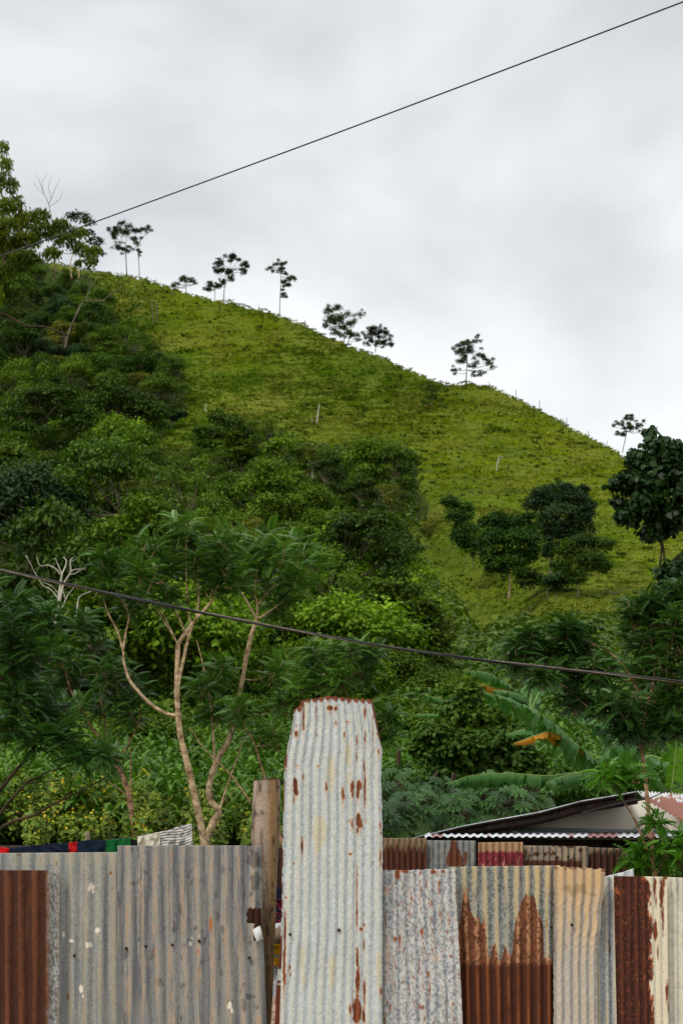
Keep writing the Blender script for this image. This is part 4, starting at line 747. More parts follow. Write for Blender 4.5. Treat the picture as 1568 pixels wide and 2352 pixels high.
def sheet(label, Y, left, right, top, pitch, paint, amp=0.012, nails=(), bot=2540, group=GS, cut=None, x0=None, name='corrugated_sheet', vis=2362, dent=0.006, ph0=0.0, rag=0.0, step=1.25, rst=2.0):
    left = np.array(left, float); right = np.array(right, float); top = np.array(top, float)
    Lf = lambda v: np.interp(v, left[:, 1], left[:, 0]) + rag * (fbm(v / 9, v * 0 + left[0, 0], 61, 3) - .5); Rf = lambda v: np.interp(v, right[:, 1], right[:, 0]) + rag * (fbm(v / 9, v * 0 + right[0, 0], 62, 3) - .5)
    vm = (top[:, 1].min() + vis) / 2; w = float(Rf(np.array([vm]))[0] - Lf(np.array([vm]))[0]); nc = max(8, int(w / step)); s = np.linspace(0, 1, nc)
    tmin = top[:, 1].min(); nr = max(6, int((vis - tmin) / rst)); t = np.concatenate([np.linspace(0, 1, nr), [1 + (bot - vis) / (vis - tmin)]])
    xt = Lf(np.full(nc, top[:, 1].mean())) + s * (Rf(np.full(nc, top[:, 1].mean())) - Lf(np.full(nc, top[:, 1].mean())))
    ty = np.interp(xt, top[:, 0], top[:, 1]) + (rag * 2.2) * (fbm(xt / 6, xt * 0, 63, 3) - .5); vy = ty[None] + t[:, None] * (vis - ty[None])
    vx = Lf(vy) + s[None] * (Rf(vy) - Lf(vy)); ph = 2 * pi * (s[None] * w / pitch) + ph0 + 0 * vy + 1.3 * (fbm(vx / 55, vy / 260, int(right[0, 0]) & 63, 2) - .5)
    P = pt(vx, vy, Y); P[..., 1] -= amp * (0.75 + 0.5 * fbm(vx / 70, vy / 110, int(left[0, 0] + 7) & 63, 2)) * np.cos(ph) + dent * 2 * (fbm(vx / 60, vy / 90, int(left[0, 0]) & 63, 2) - .5)
    x, y, q = vx.ravel(), vy.ravel(), ph.ravel(); C, ro = paint(x, y, q)
    i, j = np.meshgrid(np.arange(len(t) - 1), np.arange(nc - 1), indexing='ij'); F = np.stack([i * nc + j, (i + 1) * nc + j, (i + 1) * nc + j + 1, i * nc + j + 1], -1).reshape(-1, 4)
    if cut is not None: F = F[~cut(x, y)[F].any(1)]
    base = pt((left[-1, 0] + right[-1, 0]) / 2, bot, Y)
    o = mk(name, P.reshape(-1, 3), F, M['sheet'], col=np.c_[np.clip(C, 0, 1), ro], smooth=True, base=base); tag(o, label, 'metal sheet', group)
    md = o.modifiers.new('thick', 'SOLIDIFY'); md.thickness = 0.0016; md.offset = 1
    for nx, ny in nails:
        p = pt(nx, ny, Y - amp - 0.004); mb = MB(); mb.add(*tube([p + (0, .012, 0), p - (0, .004, 0)], .011, .011, n=10, k=1)); mb.add(*tube([p - (0, .003, 0), p - (0, .009, 0)], .006, .005, n=8, k=1)); mb.build('nail', M['nail'], o, org=base)
    return o
OCH = lin(196, 160, 116); GRY = lin(150, 148, 140); DGR = lin(92, 94, 96); WHT = lin(236, 226, 206)
def pA(x, y, ph):
    c = zinc(x, y, ph, 1, lin(164, 164, 156), lin(112, 118, 122), lin(172, 158, 122), 0.5, 0.5, 2.8); c = mx(c, lin(112, 120, 128), .5 * bands(x, y, 7, .52, .68))
    c = mx(c, lin(176, 168, 138), 0.5 * sst(y, 2010, 1965) * sst(fbm(x / 8, y / 30, 71), .4, .6))
    c = mx(c, WHT, patch(x, y, [(209, 2038, 7, 11), (146, 2146, 4, 9), (164, 2161, 8, 5), (224, 2137, 7, 7), (205, 2170, 8, 7), (187, 2272, 6, 11), (191, 2288, 5, 8), (213, 2047, 4, 7)], 4, .6, 5))
    r = patch(x, y, [(255, 2005, 5, 6), (131, 1985, 3, 9), (44, 1963, 6, 2.5), (258, 2040, 3, 3), (222, 2040, 3, 4), (156, 2290, 4, 10), (94, 1977, 2, 4)], 6)
    c = mx(c, lin(140, 84, 46), r); return c, 0.62 + 0.2 * r
def pB(x, y, ph):
    c = rust(x, y, ph, 11, lin(70, 37, 21), lin(108, 62, 36)); e = sst(x + 12 * (fbm(x / 6, y / 14, 13) - .5), 105, 122)
    z = zinc(x, y, ph, 14, lin(160, 162, 160), lin(86, 84, 80), lin(140, 110, 70), .4, .8, 4); c = mx(c, z, e)
    c = mx(c, lin(130, 78, 46), .18 * patch(x, y, [(20, 2040, 10, 30), (62, 2120, 5, 60), (90, 2060, 6, 40), (70, 2060, 8, 20), (90, 2200, 6, 60)], 15)); return c, 0.8 - .15 * e
def pC(x, y, ph):
    c = zinc(x, y, ph, 21, lin(146, 145, 140), lin(108, 110, 112), lin(176, 160, 134), 0.45, 0.5, 2.6)
    c = mx(c, lin(84, 90, 98), .6 * bands(x, y, 28, .5, .68)); c = mx(c, lin(160, 156, 146), .45 * bands(x, y, 26, .55, .7)); c = mx(c, lin(78, 80, 80), .7 * sst(fbm(x / 16, y / 26, 27, 3) + .25 * sst(x, 540, 600) * sst(y, 2060, 1990), .68, .8))
    g = sst(fbm(x / 3.4, y / 26, 23, 3) + .16 * np.cos(ph + 1.2), .66, .78); c = mx(c, lin(186, 152, 118), .5 * g)
    c = mx(c, lin(176, 106, 60), patch(x, y, [(485, 2120, 5, 28), (395, 1965, 3, 14), (455, 2185, 3, 8), (355, 2185, 3, 10)], 24))
    c = mx(c, lin(60, 56, 50), .6 * patch(x, y, [(581, 1975, 16, 22), (588, 2030, 14, 30)], 29, .8, 14)); c = mx(c, WHT, patch(x, y, [(437, 2167, 3, 8), (440, 2155, 3, 4), (528, 2310, 6, 12), (533, 2320, 4, 7), (458, 2150, 3, 4), (341, 2180, 2, 4)], 25, .6, 4)); return c, np.full(len(x), .62)
sheet('wide grey corrugated sheet with white paint flecks, left behind the rusty one', 11.78, [(-60, 1950), (-60, 2540)], [(285, 1950), (287, 2540)], [(-60, 1960), (285, 1957)], 33, pA, nails=[(171, 2195), (125, 2129), (104, 2202)], ph0=.8)
sheet('dark brown rusted corrugated sheet at the far left of the fence', 11.72, [(-70, 1990), (-70, 2540)], [(138, 1990), (137, 2540)], [(-70, 1998), (138, 1999)], 31, pB, ph0=1.0)
def cutC(x, y): return ((x > 568 + 1.5 * np.sin(y * .4)) & (y > 2088 + 2 * np.sin(x * .5)) & (y < 2121)) | ((x > 583) & (y > 2115) & (y < 2160) & (x - 583 > (2160 - y) * .18 - 4))
sheet('dark grey corrugated sheet streaked with ochre, left of the wooden post', 11.66, [(271, 1940), (270, 2540)], [(600, 1940), (601, 2060), (603, 2140), (607, 2200), (612, 2352), (618, 2540)], [(271, 1942), (560, 1942), (601, 1944)], 32, pC, nails=[(290, 2178), (335, 2173), (396, 2170), (457, 2161), (573, 2200)], cut=cutC, ph0=.4)
mb = MB(); fl = [pt(*q) for q in [(580, 2135, 11.63), (597, 2126, 11.60), (605, 2158, 11.62), (590, 2163, 11.56), (584, 2150, 11.57)]]; mb.add(*prism(fl, (0, .002, 0)))
tag(mb.build('metal_flap', M['zincwhite'], base=pt(590, 2160, 11.6)), 'bright bent scrap of metal by the torn notch next to the post', 'metal scrap')
# wooden post
def build_post():
    pr = [(1790, 583, 643), (1800, 582, 644), (1860, 579, 643), (1930, 577, 641), (1990, 586, 636), (2060, 598, 634), (2140, 602, 632), (2200, 604, 629), (2260, 605, 627), (2352, 606, 622), (2560, 610, 628)]
    n = 28; k = []; vy = np.concatenate([np.linspace(1790, 2352, 120), [2540]]); l = np.interp(vy, [p[0] for p in pr], [p[1] for p in pr]); r = np.interp(vy, [p[0] for p in pr], [p[2] for p in pr])
    c = pt((l + r) / 2, vy, 11.92); R = (r - l) / 2 * 11.9 / FPX; a = np.arange(n) * 2 * pi / n
    rr = R[:, None] * (1 + .06 * (fbm(np.cos(a)[None] * 2 + 5 + 0 * vy[:, None], vy[:, None] / 60 + np.sin(a)[None] * 2, 33, 3) - .5))
    V = c[:, None] + np.stack([rr * np.cos(a)[None], rr * np.sin(a)[None], .012 * (vy[:, None] == 1790) * np.cos(a)[None]], -1)
    m = len(vy); i, j = np.meshgrid(np.arange(m - 1), np.arange(n), indexing='ij'); j2 = (j + 1) % n; F = np.stack([i * n + j, (i + 1) * n + j, (i + 1) * n + j2, i * n + j2], -1).reshape(-1, 4)
    A = np.tile(a, m); Y = np.repeat(vy, n); u = np.cos(A)
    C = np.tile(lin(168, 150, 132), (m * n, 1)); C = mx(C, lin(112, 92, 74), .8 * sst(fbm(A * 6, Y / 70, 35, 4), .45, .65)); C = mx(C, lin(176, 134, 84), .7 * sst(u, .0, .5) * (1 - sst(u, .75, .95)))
    C = mx(C, lin(104, 76, 48), .75 * sst(Y, 2030, 2160)); C = mx(C, lin(40, 32, 26), .8 * sst(fbm(A * 3 + 9, Y / 22, 36, 4), .6, .72)); C = mx(C, lin(60, 46, 34), .5 * sst(Y, 1800, 1790))
    C = mx(C, lin(70, 58, 48), patch(u * 20, Y, [(2, 1830, 3, 4), (-4, 1868, 4, 5), (8, 2090, 4, 5)], 37))
    tag(mk('wooden_post', V.reshape(-1, 3), [F, np.arange(n)[None, ::-1].copy()], M['post'], col=np.c_[C, np.full(len(C), .85)], smooth=False, base=c[-1]), 'thick weathered round wooden post rising left of the tall white sheet', 'post')
build_post()
_D = lambda l: [(631.5 + x * .3284, 1578.8 + y * .3284, rx * .36 + .6, ry * .35) for x, y, rx, ry in l]
DR = _D([(200, 210, 8, 150), (148, 320, 12, 32), (150, 275, 5, 20), (143, 680, 19, 60), (150, 735, 18, 30), (128, 790, 4, 40), (198, 630, 7, 35), (290, 330, 4, 22), (283, 170, 4, 60), (300, 552, 12, 7), (360, 705, 9, 32), (355, 680, 4, 30), (473, 740, 9, 60), (480, 765, 8, 30), (540, 695, 14, 48), (542, 740, 8, 45), (585, 690, 19, 40), (580, 750, 12, 45), (628, 360, 7, 40), (628, 700, 10, 165), (622, 560, 6, 60), (585, 930, 16, 60), (590, 950, 22, 40), (578, 1000, 9, 30), (540, 955, 8, 38), (520, 935, 8, 5), (573, 375, 7, 45), (570, 490, 4, 40), (485, 330, 7, 25), (505, 240, 18, 6), (385, 145, 22, 18), (425, 150, 12, 20), (628, 180, 8, 45), (683, 300, 3, 200), (187, 1115, 9, 62), (190, 1050, 6, 14), (132, 1232, 7, 12), (735, 1190, 7, 90), (733, 960, 7, 35), (722, 450, 7, 30), (718, 325, 7, 20), (728, 845, 5, 12), (740, 1020, 5, 10), (573, 1380, 6, 175), (573, 1600, 7, 130), (578, 1310, 6, 16), (575, 1900, 9, 100), (578, 2050, 14, 120), (572, 2250, 28, 110), (622, 1800, 6, 60), (625, 2130, 9, 130), (620, 2290, 12, 80), (603, 1690, 13, 16), (622, 1660, 8, 14), (70, 1720, 9, 210), (65, 1950, 11, 200), (77, 1470, 12, 9), (102, 1955, 7, 24), (108, 2010, 5, 22), (738, 2130, 8, 45), (525, 2250, 8, 42), (541, 2180, 3, 60), (445, 1695, 9, 9), (425, 580, 7, 6), (425, 250, 6, 24), (150, 548, 12, 6), (633, 933, 7, 7), (620, 1585, 5, 14), (90, 300, 8, 16), (76, 500, 9, 85), (565, 1830, 7, 12), (530, 1165, 14, 10), (632, 330, 4, 50)])
def pD(x, y, ph):
    c = zinc(x, y, ph, 41, lin(206, 212, 210), lin(160, 169, 170), lin(204, 195, 166), .42, .6, 2.6)
    c = mx(c, lin(206, 194, 150), .6 * patch(x, y, [(695, 2215, 9, 45), (762, 2235, 7, 60), (760, 1770, 8, 60), (800, 1740, 8, 50), (870, 2240, 8, 60), (735, 1910, 14, 50), (640, 2150, 8, 90)], 42, .8, 14))
    t = np.interp(x, [675, 692, 697, 752, 852, 877], [1627, 1622, 1606, 1598, 1607, 1720]); topr = sst(y + 7 * (fbm(x / 4, y * 0, 44, 2) - .5) - 4 * np.cos(ph), t + 11, t + 6)
    le = np.interp(y, [1627, 1660, 1720, 1750, 2000, 2150, 2352], [675, 672, 658, 653, 648, 646, 641]); edge = sst(x, le + 2.5, le + 1) * sst(fbm(y / 20, y * 0, 46, 3), .45, .55)
    low = sst(x, le + 3, le) * sst(y, 2255, 2280)
    r = np.maximum.reduce([patch(x, y, DR, 43, .38, 5), topr, edge, low]); halo = patch(x, y, [(a, b, cc + 1.5, d + 3) for a, b, cc, d in DR], 43, .38, 5)
    c = mx(c, lin(196, 150, 108), .5 * patch(x, y, drip(DR), 48, .5, 6)); c = mx(c, lin(216, 178, 138), .6 * halo); c = mx(c, rust(x, y, ph, 47, lin(104, 52, 28), lin(138, 74, 42)), r); return c, .5 + .35 * r
sheet('tall upright white corrugated sheet with rust patches, standing above the whole fence', 11.56, [(676, 1622), (672, 1660), (659, 1720), (653, 1750), (648, 2000), (645, 2150), (638, 2230), (633, 2290), (631, 2352), (630, 2540)], [(853, 1605), (858, 1625), (866, 1662), (877, 1720), (875, 1790), (878, 1900), (877, 2352), (877, 2540)],
      [(655, 1630), (676, 1628), (690, 1622), (692, 1608), (720, 1605), (745, 1600), (760, 1599), (800, 1604), (852, 1607), (860, 1607)], 20.3, pD, amp=.0075, nails=[(666, 2146), (778, 2136)], ph0=.6, step=1.0, rag=2.0)
def pE(x, y, ph):
    c = zinc(x, y, ph, 51, lin(206, 207, 204), lin(122, 131, 142), lin(200, 196, 180), .4, .85, 3.6)
    c = mx(c, lin(216, 176, 144), .5 * patch(x, y, [(888, 2050, 8, 14), (1000, 2200, 12, 10), (890, 2190, 5, 60)], 52, .8))
    col = sst(fbm(x / 2.2, y / 12, 53, 3) + .18 * np.cos(ph + .5), .80, .86)
    z = lambda l: [(861 + a * .2563, 1894.5 + b * .2563, rx * .28 + .5, ry * .27) for a, b, rx, ry in l]
    r = np.maximum(.9 * col, patch(x, y, z([(200, 440, 26, 60), (265, 415, 36, 22), (520, 420, 30, 24), (610, 415, 18, 24), (460, 530, 9, 60), (415, 565, 8, 8), (505, 700, 9, 50), (208, 725, 12, 12), (95, 850, 9, 110), (222, 1050, 10, 130), (180, 1020, 18, 26), (415, 960, 14, 40), (650, 965, 12, 24), (478, 1340, 16, 36), (512, 1045, 9, 10), (305, 800, 6, 80), (395, 1250, 6, 130), (490, 1480, 8, 180), (135, 1650, 12, 50), (110, 1590, 12, 24), (400, 1630, 10, 40), (425, 1640, 12, 36), (305, 1500, 6, 90), (480, 1180, 6, 60), (550, 1060, 5, 30), (225, 700, 6, 60)]), 54, .4, 5))
    c = mx(c, lin(178, 138, 108), .25 * sst(fbm(x / 3, y / 20, 59, 3) + .1 * r, .58, .75)); c = mx(c, lin(150, 84, 48), r); return c, .55 + .3 * r
sheet('pale bluish white blotched corrugated sheet just right of the tall sheet', 11.64, [(868, 1995), (866, 2540)], [(1045, 1995), (1046, 2060), (1051, 2130), (1056, 2230), (1062, 2352), (1070, 2540)], [(868, 1999), (1046, 1996)], 21.5, pE, amp=.011, ph0=.9, rag=1.5)
FB = np.array([(700, 880), (755, 880), (780, 700), (800, 580), (825, 610), (850, 740), (870, 790), (920, 830), (965, 880), (975, 800), (990, 880), (1000, 1080), (1030, 1220), (1050, 1060), (1080, 1060), (1100, 1200), (1130, 1215), (1160, 1090), (1190, 1140), (1225, 1160), (1255, 870), (1300, 720), (1340, 640), (1425, 640), (1450, 740), (1480, 850), (1505, 890), (1512, 1190), (1590, 1190), (1600, 1260), (1700, 1260)], float)
def pF(x, y, ph):
    a = (x - 861) / .2563; b = (y - 1894.5) / .2563
    c = zinc(x, y, ph, 61, lin(156, 158, 152), lin(92, 100, 100), lin(196, 176, 130), .75, .95, 2.8); c = mx(c, lin(206, 178, 126), .65 * sst(a, 1230, 1330) * sst(b, 700, 500) * sst(np.cos(ph), .0, .7))
    bd = np.interp(a, FB[:, 0], FB[:, 1]) + 90 * (fbm(x / 4, y / 9, 63, 3) - .5); r = sst(b, bd - 8, bd + 10)
    u = rust(x, y, ph, 64, lin(118, 70, 44), lin(188, 136, 96)); u = mx(u, lin(78, 46, 30), .85 * sst(fbm(x / 4, y / 6, 65, 4), .5, .66))
    lo = rust(x, y, ph, 66, lin(72, 36, 20), lin(104, 54, 26), .95); lo = mx(lo, lin(150, 84, 32), .6 * sst(np.cos(ph + .3), .75, 1) * sst(fbm(x / 30, y / 60, 68, 2), .35, .6))
    rr = mx(u, lo, sst(b + 30 * (fbm(x / 3, y / 3, 67, 2) - .5), 1215, 1275)); c = mx(c, rr, r); c = mx(c, lin(170, 112, 60), .8 * patch(x, y, [(1073, 2046, 5, 9), (1112, 2106, 3, 12), (1255, 2120, 3, 20)], 69)); return c, .6 + .25 * r
sheet('corrugated sheet with rust rising in peaks over its grey upper half', 11.72, [(1030, 1985), (1040, 2540)], [(1285, 1985), (1285, 2540)], [(1030, 1991), (1270, 1988), (1285, 1988)], 23.5, pF, ph0=2.2, nails=[(1265, 2128)])
def pG(x, y, ph):
    c = zinc(x, y, ph, 71, lin(190, 180, 162), lin(148, 142, 134), lin(214, 176, 124), .75, .5, 6); c = mx(c, lin(204, 168, 118), .6 * sst(y + 30 * (fbm(x / 6, y / 20, 73) - .5), 2120, 2010)); c = mx(c, lin(184, 182, 176), .55 * sst(y + 40 * (fbm(x / 7, y / 50, 75) - .5), 2110, 2230)); c = mx(c, lin(136, 116, 70), .5 * patch(x, y, [(1316, 2050, 9, 8), (1340, 2050, 8, 8), (1360, 2055, 8, 6), (1325, 2040, 26, 10)], 74, .9))
    r = np.maximum(patch(x, y, [(1271, 2080, 2.2, 80), (1271, 2170, 2, 30), (1300, 2170, 1.6, 20), (1384, 2000, 8, 5), (1312, 2124, 3, 3), (1326, 2220, 1.6, 22), (1371, 2180, 1.8, 8)], 76, .6, 6), .8 * sst(y, 1999, 1995) * sst(fbm(x / 7, y * 0, 77), .4, .6)); c = mx(c, lin(134, 84, 48), r); return c, .6 + .2 * r
sheet('tan weathered corrugated sheet with a ragged right edge', 11.66, [(1271, 1985), (1270, 2540)], [(1389, 1985), (1387, 2040), (1379, 2090), (1380, 2125), (1373, 2150), (1370, 2200), (1372, 2352), (1373, 2540)], [(1271, 1990), (1330, 1993), (1390, 1997)], 18.4, pG, amp=.010, ph0=.5, rag=3.0, nails=[(1312, 2124)])
def pH(x, y, ph):
    c = zinc(x, y, ph, 81, lin(190, 196, 200), lin(134, 144, 154), lin(212, 202, 172), .9, .8, 2.6); r = patch(x, y, [(1399, 2184, 4.5, 14), (1398, 2168, 2.5, 12), (1383, 2075, 4, 9)], 82); c = mx(c, lin(122, 86, 62), r); return c, .5 + .3 * r
sheet('narrow strip of pale blue and cream corrugated sheet left of the dark rusted one', 11.76, [(1365, 2000), (1360, 2540)], [(1420, 2000), (1424, 2540)], [(1365, 2012), (1420, 2014)], 19, pH, ph0=2.4)
IB = np.array([(2000, 1190), (2014, 1190), (2035, 1248), (2090, 1238), (2125, 1262), (2215, 1250), (2240, 1272), (2265, 1225), (2290, 1265), (2352, 1285), (2600, 1285)], float)
def pI(x, y, ph):
    a = (x - 1205.6) / .231; bd = np.interp(y, IB[:, 0], IB[:, 1]) + 70 * (fbm(x / 3, y / 12, 93, 3) - .5)
    c = zinc(x, y, ph, 90, lin(226, 218, 192), lin(196, 194, 178), lin(224, 200, 150), .4, .3, 6); r1 = sst(a, bd + 8, bd - 8)
    d = rust(x, y, ph, 91, lin(62, 30, 20), lin(90, 46, 28)); d = mx(d, lin(150, 78, 40), .8 * sst(fbm(x / 2.4, y / 5, 92, 4), .66, .74)); d = mx(d, lin(166, 88, 48), .9 * np.maximum(sst(a, bd - 45, bd - 10) * sst(fbm(x / 4, y / 10, 94, 3), .45, .6), patch(x, y, [(1415, 2046, 6, 12)], 95, .9, 4)))
    Z = lambda l: [(1205.6 + p * .231, 1894.5 + q * .231, rx * .25, ry * .24) for p, q, rx, ry in l]
    r2 = patch(x, y, Z([(1285, 620, 20, 150), (1300, 760, 10, 100), (1355, 700, 26, 200), (1368, 900, 16, 260), (1375, 560, 20, 80), (1290, 1060, 26, 120), (1315, 1250, 10, 140), (1405, 1640, 18, 130), (1418, 1830, 12, 80), (1385, 520, 30, 30)]), 96, .45, 5)
    c = mx(c, lin(120, 62, 34), r2); c = mx(c, d, r1); return c, .55 + .3 * np.maximum(r1, r2)
sheet('dark brown rusted sheet turning cream along its right side', 11.68, [(1408, 2005), (1410, 2130), (1415, 2352), (1418, 2540)], [(1532, 2005), (1536, 2540)], [(1408, 2012), (1532, 2014)], 17.0, pI, amp=.006, ph0=.3)
def pJ(x, y, ph):
    c = zinc(x, y, ph, 101, lin(222, 218, 200), lin(172, 174, 166), lin(226, 214, 172), .35, .4, 9); c = mx(c, lin(150, 150, 140), .6 * patch(x, y, [(1540, 2055, 6, 10), (1555, 2040, 4, 16)], 102, .9)); return c, np.full(len(x), .42)
sheet('cream white ribbed sheet at the right end of the fence', 11.74, [(1522, 2005), (1526, 2540)], [(1760, 2005), (1760, 2540)], [(1522, 2014), (1650, 2020), (1760, 2022)], 14.5, pJ, amp=.010, ph0=.9, dent=.012)
def pZ(x, y, ph): return zinc(x, y, ph, 110, lin(220, 222, 222), lin(170, 176, 180), lin(200, 196, 180), .3, .6, 4), np.full(len(x), .4)
sheet('small bright zinc sheet corner poking up behind the dark rusted sheet', 11.86, [(1386, 1990), (1386, 2120)], [(1453, 1990), (1462, 2120)], [(1386, 2014), (1400, 2010), (1430, 2003), (1453, 1995)], 22, pZ, vis=2100, bot=2540)
# back fence
GB = 'corrugated sheets of the back fence'
def back(seed, base, r0, r1, lvl, jag, red=None):
    def p(x, y, ph):
        c = zinc(x, y, ph, seed, base, tuple(.6 * np.array(base)), lin(150, 120, 80), .5, .6, 5); b = lvl + jag * (fbm(x / 7, y * 0, seed + 1, 3) - .5) * 2 - 6 * np.cos(ph + .5)
        r = sst(y, b - 4, b + 5); c = mx(c, rust(x, y, ph, seed + 2, r0, r1), r); return c, .65 + .2 * r
    return p
sheet('back fence sheet with rust rising in teeth under a tan top, beside the tall sheet', 14.6, [(860, 1920), (860, 2400)], [(979, 1920), (980, 2400)], [(860, 1925), (979, 1925)], 13, back(120, lin(132, 112, 86), lin(70, 34, 20), lin(96, 52, 30), 1946, 14), group=GB, vis=2060, bot=2400)
sheet('grey back fence sheet with one rusty streak', 14.64, [(975, 1925), (975, 2400)], [(1092, 1925), (1092, 2400)], [(975, 1930), (1092, 1931)], 14, lambda x, y, ph: ((lambda c, r: mx(c, lin(104, 58, 34), r))(zinc(x, y, ph, 125, lin(138, 140, 138), lin(88, 90, 90), lin(150, 142, 124), .4, .5, 6), patch(x, y, [(1045, 1975, 18, 34), (1042, 1945, 7, 28), (1068, 1970, 5, 20)], 126, .5, 9)), np.full(len(x), .65)), group=GB, vis=2060, bot=2400)
def pM(x, y, ph):
    c = zinc(x, y, ph, 130, lin(172, 134, 98), lin(140, 108, 82), lin(190, 150, 110), .4, .4, 6); k = sst(y + 6 * (fbm(x / 5, y / 5, 131, 3) - .5) * 2, 1954, 1958)
    rd = np.tile(lin(136, 44, 54), (len(x), 1)); rd = mx(rd, lin(84, 34, 32), .8 * sst(fbm(x / 6, y / 6, 133, 3), .5, .65)); rd = mx(rd, lin(196, 150, 130), .8 * sst(fbm(x / 2.5, y / 14, 134, 3), .66, .74) * sst(y, 1962, 1972)); return mx(c, rd, k), np.full(len(x), .6)
sheet('back fence sheet painted crimson below a tan top', 14.58, [(1097, 1930), (1097, 2400)], [(1200, 1930), (1200, 2400)], [(1097, 1935), (1199, 1934), (1200, 1937)], 15, pM, group=GB, vis=2060, bot=2400)
def pN(x, y, ph):
    c = zinc(x, y, ph, 140, lin(152, 140, 124), lin(104, 96, 88), lin(170, 140, 100), .5, .6, 6); r = np.maximum(sst(fbm(x / 9, y / 9, 141, 4), .54, .6), sst(y + 8 * (fbm(x / 6, y * 0, 143) - .5), 1974, 1979)); r = r * (1 - sst(x, 1334, 1338)); return mx(c, lin(78, 42, 28), r), .6 + .2 * r
sheet('grey back fence sheet mottled with dark rust spots', 14.63, [(1202, 1937), (1202, 2400)], [(1350, 1937), (1350, 2400)], [(1202, 1942), (1350, 1944)], 14, pN, group=GB, vis=2060, bot=2400)
sheet('dark rusty back fence sheet partly behind the sapling', 14.68, [(1344, 1940), (1344, 2400)], [(1475, 1940), (1475, 2400)], [(1344, 1946), (1475, 1950)], 15, back(150, lin(120, 104, 88), lin(58, 30, 22), lin(82, 46, 32), 1958, 12), group=GB, vis=2060, bot=2400)
sheet('rusty brown back fence sheet seen in the gap beside the post', 14.6, [(560, 1940), (560, 2400)], [(850, 1940), (850, 2400)], [(560, 1944), (850, 1944)], 15, back(155, lin(104, 72, 52), lin(60, 32, 20), lin(84, 48, 30), 1946, 8), group=GB, vis=2060, bot=2400, step=2.5, rst=4)
mb = MB(); a = pt(-80, 1941, 14.2); b = pt(300, 1941, 14.2); mb.add(*box(a[0], b[0], 14.2, 14.26, .8, a[2])); tag(mb.build('plank_fence', M['darkwood'], base=(a[0], 14.2, .8)), 'dark low plank fence seen just above the hanging clothes', 'fence')
p = pt(201, 1940, 14.0); q = pt(201, 1911, 14.0); mb = MB(); mb.add(*tube([(p[0], 14.0, .2), (p[0], 14.0, q[2])], .024, .022, n=6, k=2)); tag(mb.build('wooden_stake', M['wood'], base=(p[0], 14.0, .2)), 'short grey wooden stake end standing behind the clothes', 'stake')

# ------------------------------------------------------------------ washing behind the fence
def cloth(name, label, cat, top, bot, Y, paint, n=60, m=26, fold=.012, seed=0, group='washing hung along the left fence'):
    top = np.array(top, float); bot = np.array(bot, float); s = np.linspace(0, 1, n); xs = top[0, 0] + s * (top[-1, 0] - top[0, 0]); ty = np.interp(xs, top[:, 0], top[:, 1]) + 2.2 * (fbm(xs / 9, xs * 0, seed, 3) - .5)
    xb = bot[0, 0] + s * (bot[-1, 0] - bot[0, 0]); by = np.interp(xb, bot[:, 0], bot[:, 1]); t = np.linspace(0, 1, m)[:, None]
    vx = xs + t * (xb - xs); vy = ty + t * (by - ty); yy = Y + fold * np.sin(vx / 5.0 + 2.5 * fbm(vx / 20, vy / 20, seed + 1, 2) * 3) * (0.3 + t) + .02 * (fbm(vx / 14, vy / 14, seed + 2, 3) - .5)
    Pf = pt(vx, vy, yy); Pb = Pf.copy(); Pb[..., 1] += .035 + .02 * t; P = np.concatenate([Pb[::-1], Pf]); VX = np.concatenate([vx[::-1], vx]); VY = np.concatenate([vy[::-1], vy]); mm = 2 * m
    i, j = np.meshgrid(np.arange(mm - 1), np.arange(n - 1), indexing='ij'); F = np.stack([i * n + j, (i + 1) * n + j, (i + 1) * n + j + 1, i * n + j + 1], -1).reshape(-1, 4)
    C = paint(VX.ravel(), VY.ravel()); o = mk(name, P.reshape(-1, 3), F, M['cloth'], col=np.c_[C, np.ones(len(C))], smooth=True, base=P[m - 1, n // 2]); return tag(o, label, cat, group)
flat_ = lambda c: (lambda x, y: np.tile(c, (len(x), 1)) * (.85 + .3 * fbm(x / 4, y / 4, 9, 3))[:, None])
YC = 12.25
cloth('hanging_cloth', 'bright red cloth at the far left end of the washing', 'laundry', [(-30, 1945), (10, 1946), (22, 1950)], [(-30, 1985), (22, 1985)], YC, flat_((.55, .012, .012)), seed=1)
cloth('hanging_cloth', 'long dark navy cloth between the two red cloths', 'laundry', [(22, 1949), (60, 1944), (110, 1938), (158, 1936)], [(22, 1985), (158, 1985)], YC, flat_((.010, .016, .032)), seed=2)
cloth('hanging_cloth', 'narrow red ribbed cloth between two navy cloths', 'laundry', [(158, 1935), (178, 1933)], [(158, 1985), (178, 1985)], YC, flat_((.45, .012, .015)), seed=3, fold=.02)
cloth('hanging_cloth', 'navy cloth next to the green one', 'laundry', [(178, 1933), (205, 1929), (243, 1930)], [(178, 1985), (243, 1985)], YC, flat_((.010, .018, .034)), seed=4)
cloth('hanging_cloth', 'dark green cloth against the edge of the grey sheet', 'laundry', [(243, 1931), (270, 1927), (300, 1925)], [(243, 1985), (300, 1985)], YC, flat_((.008, .10, .025)), seed=5)
cloth('hanging_cloth', 'cream cloth beside the striped one', 'laundry', [(316, 1922), (330, 1919), (345, 1915), (368, 1911)], [(316, 1975), (368, 1975)], YC, flat_(lin(205, 198, 176)), seed=6, fold=.018)
cloth('hanging_cloth', 'black and dark cloth bundle left of the cream cloth', 'laundry', [(296, 1926), (306, 1927), (318, 1930)], [(296, 1970), (318, 1970)], YC + .06, flat_((.012, .012, .016)), seed=8)
def stripes(x, y):
    k = y + (x - 367) * .22 + 3 * np.sin(x / 14) - 18 * sst(x, 418, 440) * 0; s = sst(np.sin(k * 2 * pi / 6.2), .15, .5); return mx(np.tile(lin(214, 208, 200), (len(x), 1)), lin(92, 88, 92), s)
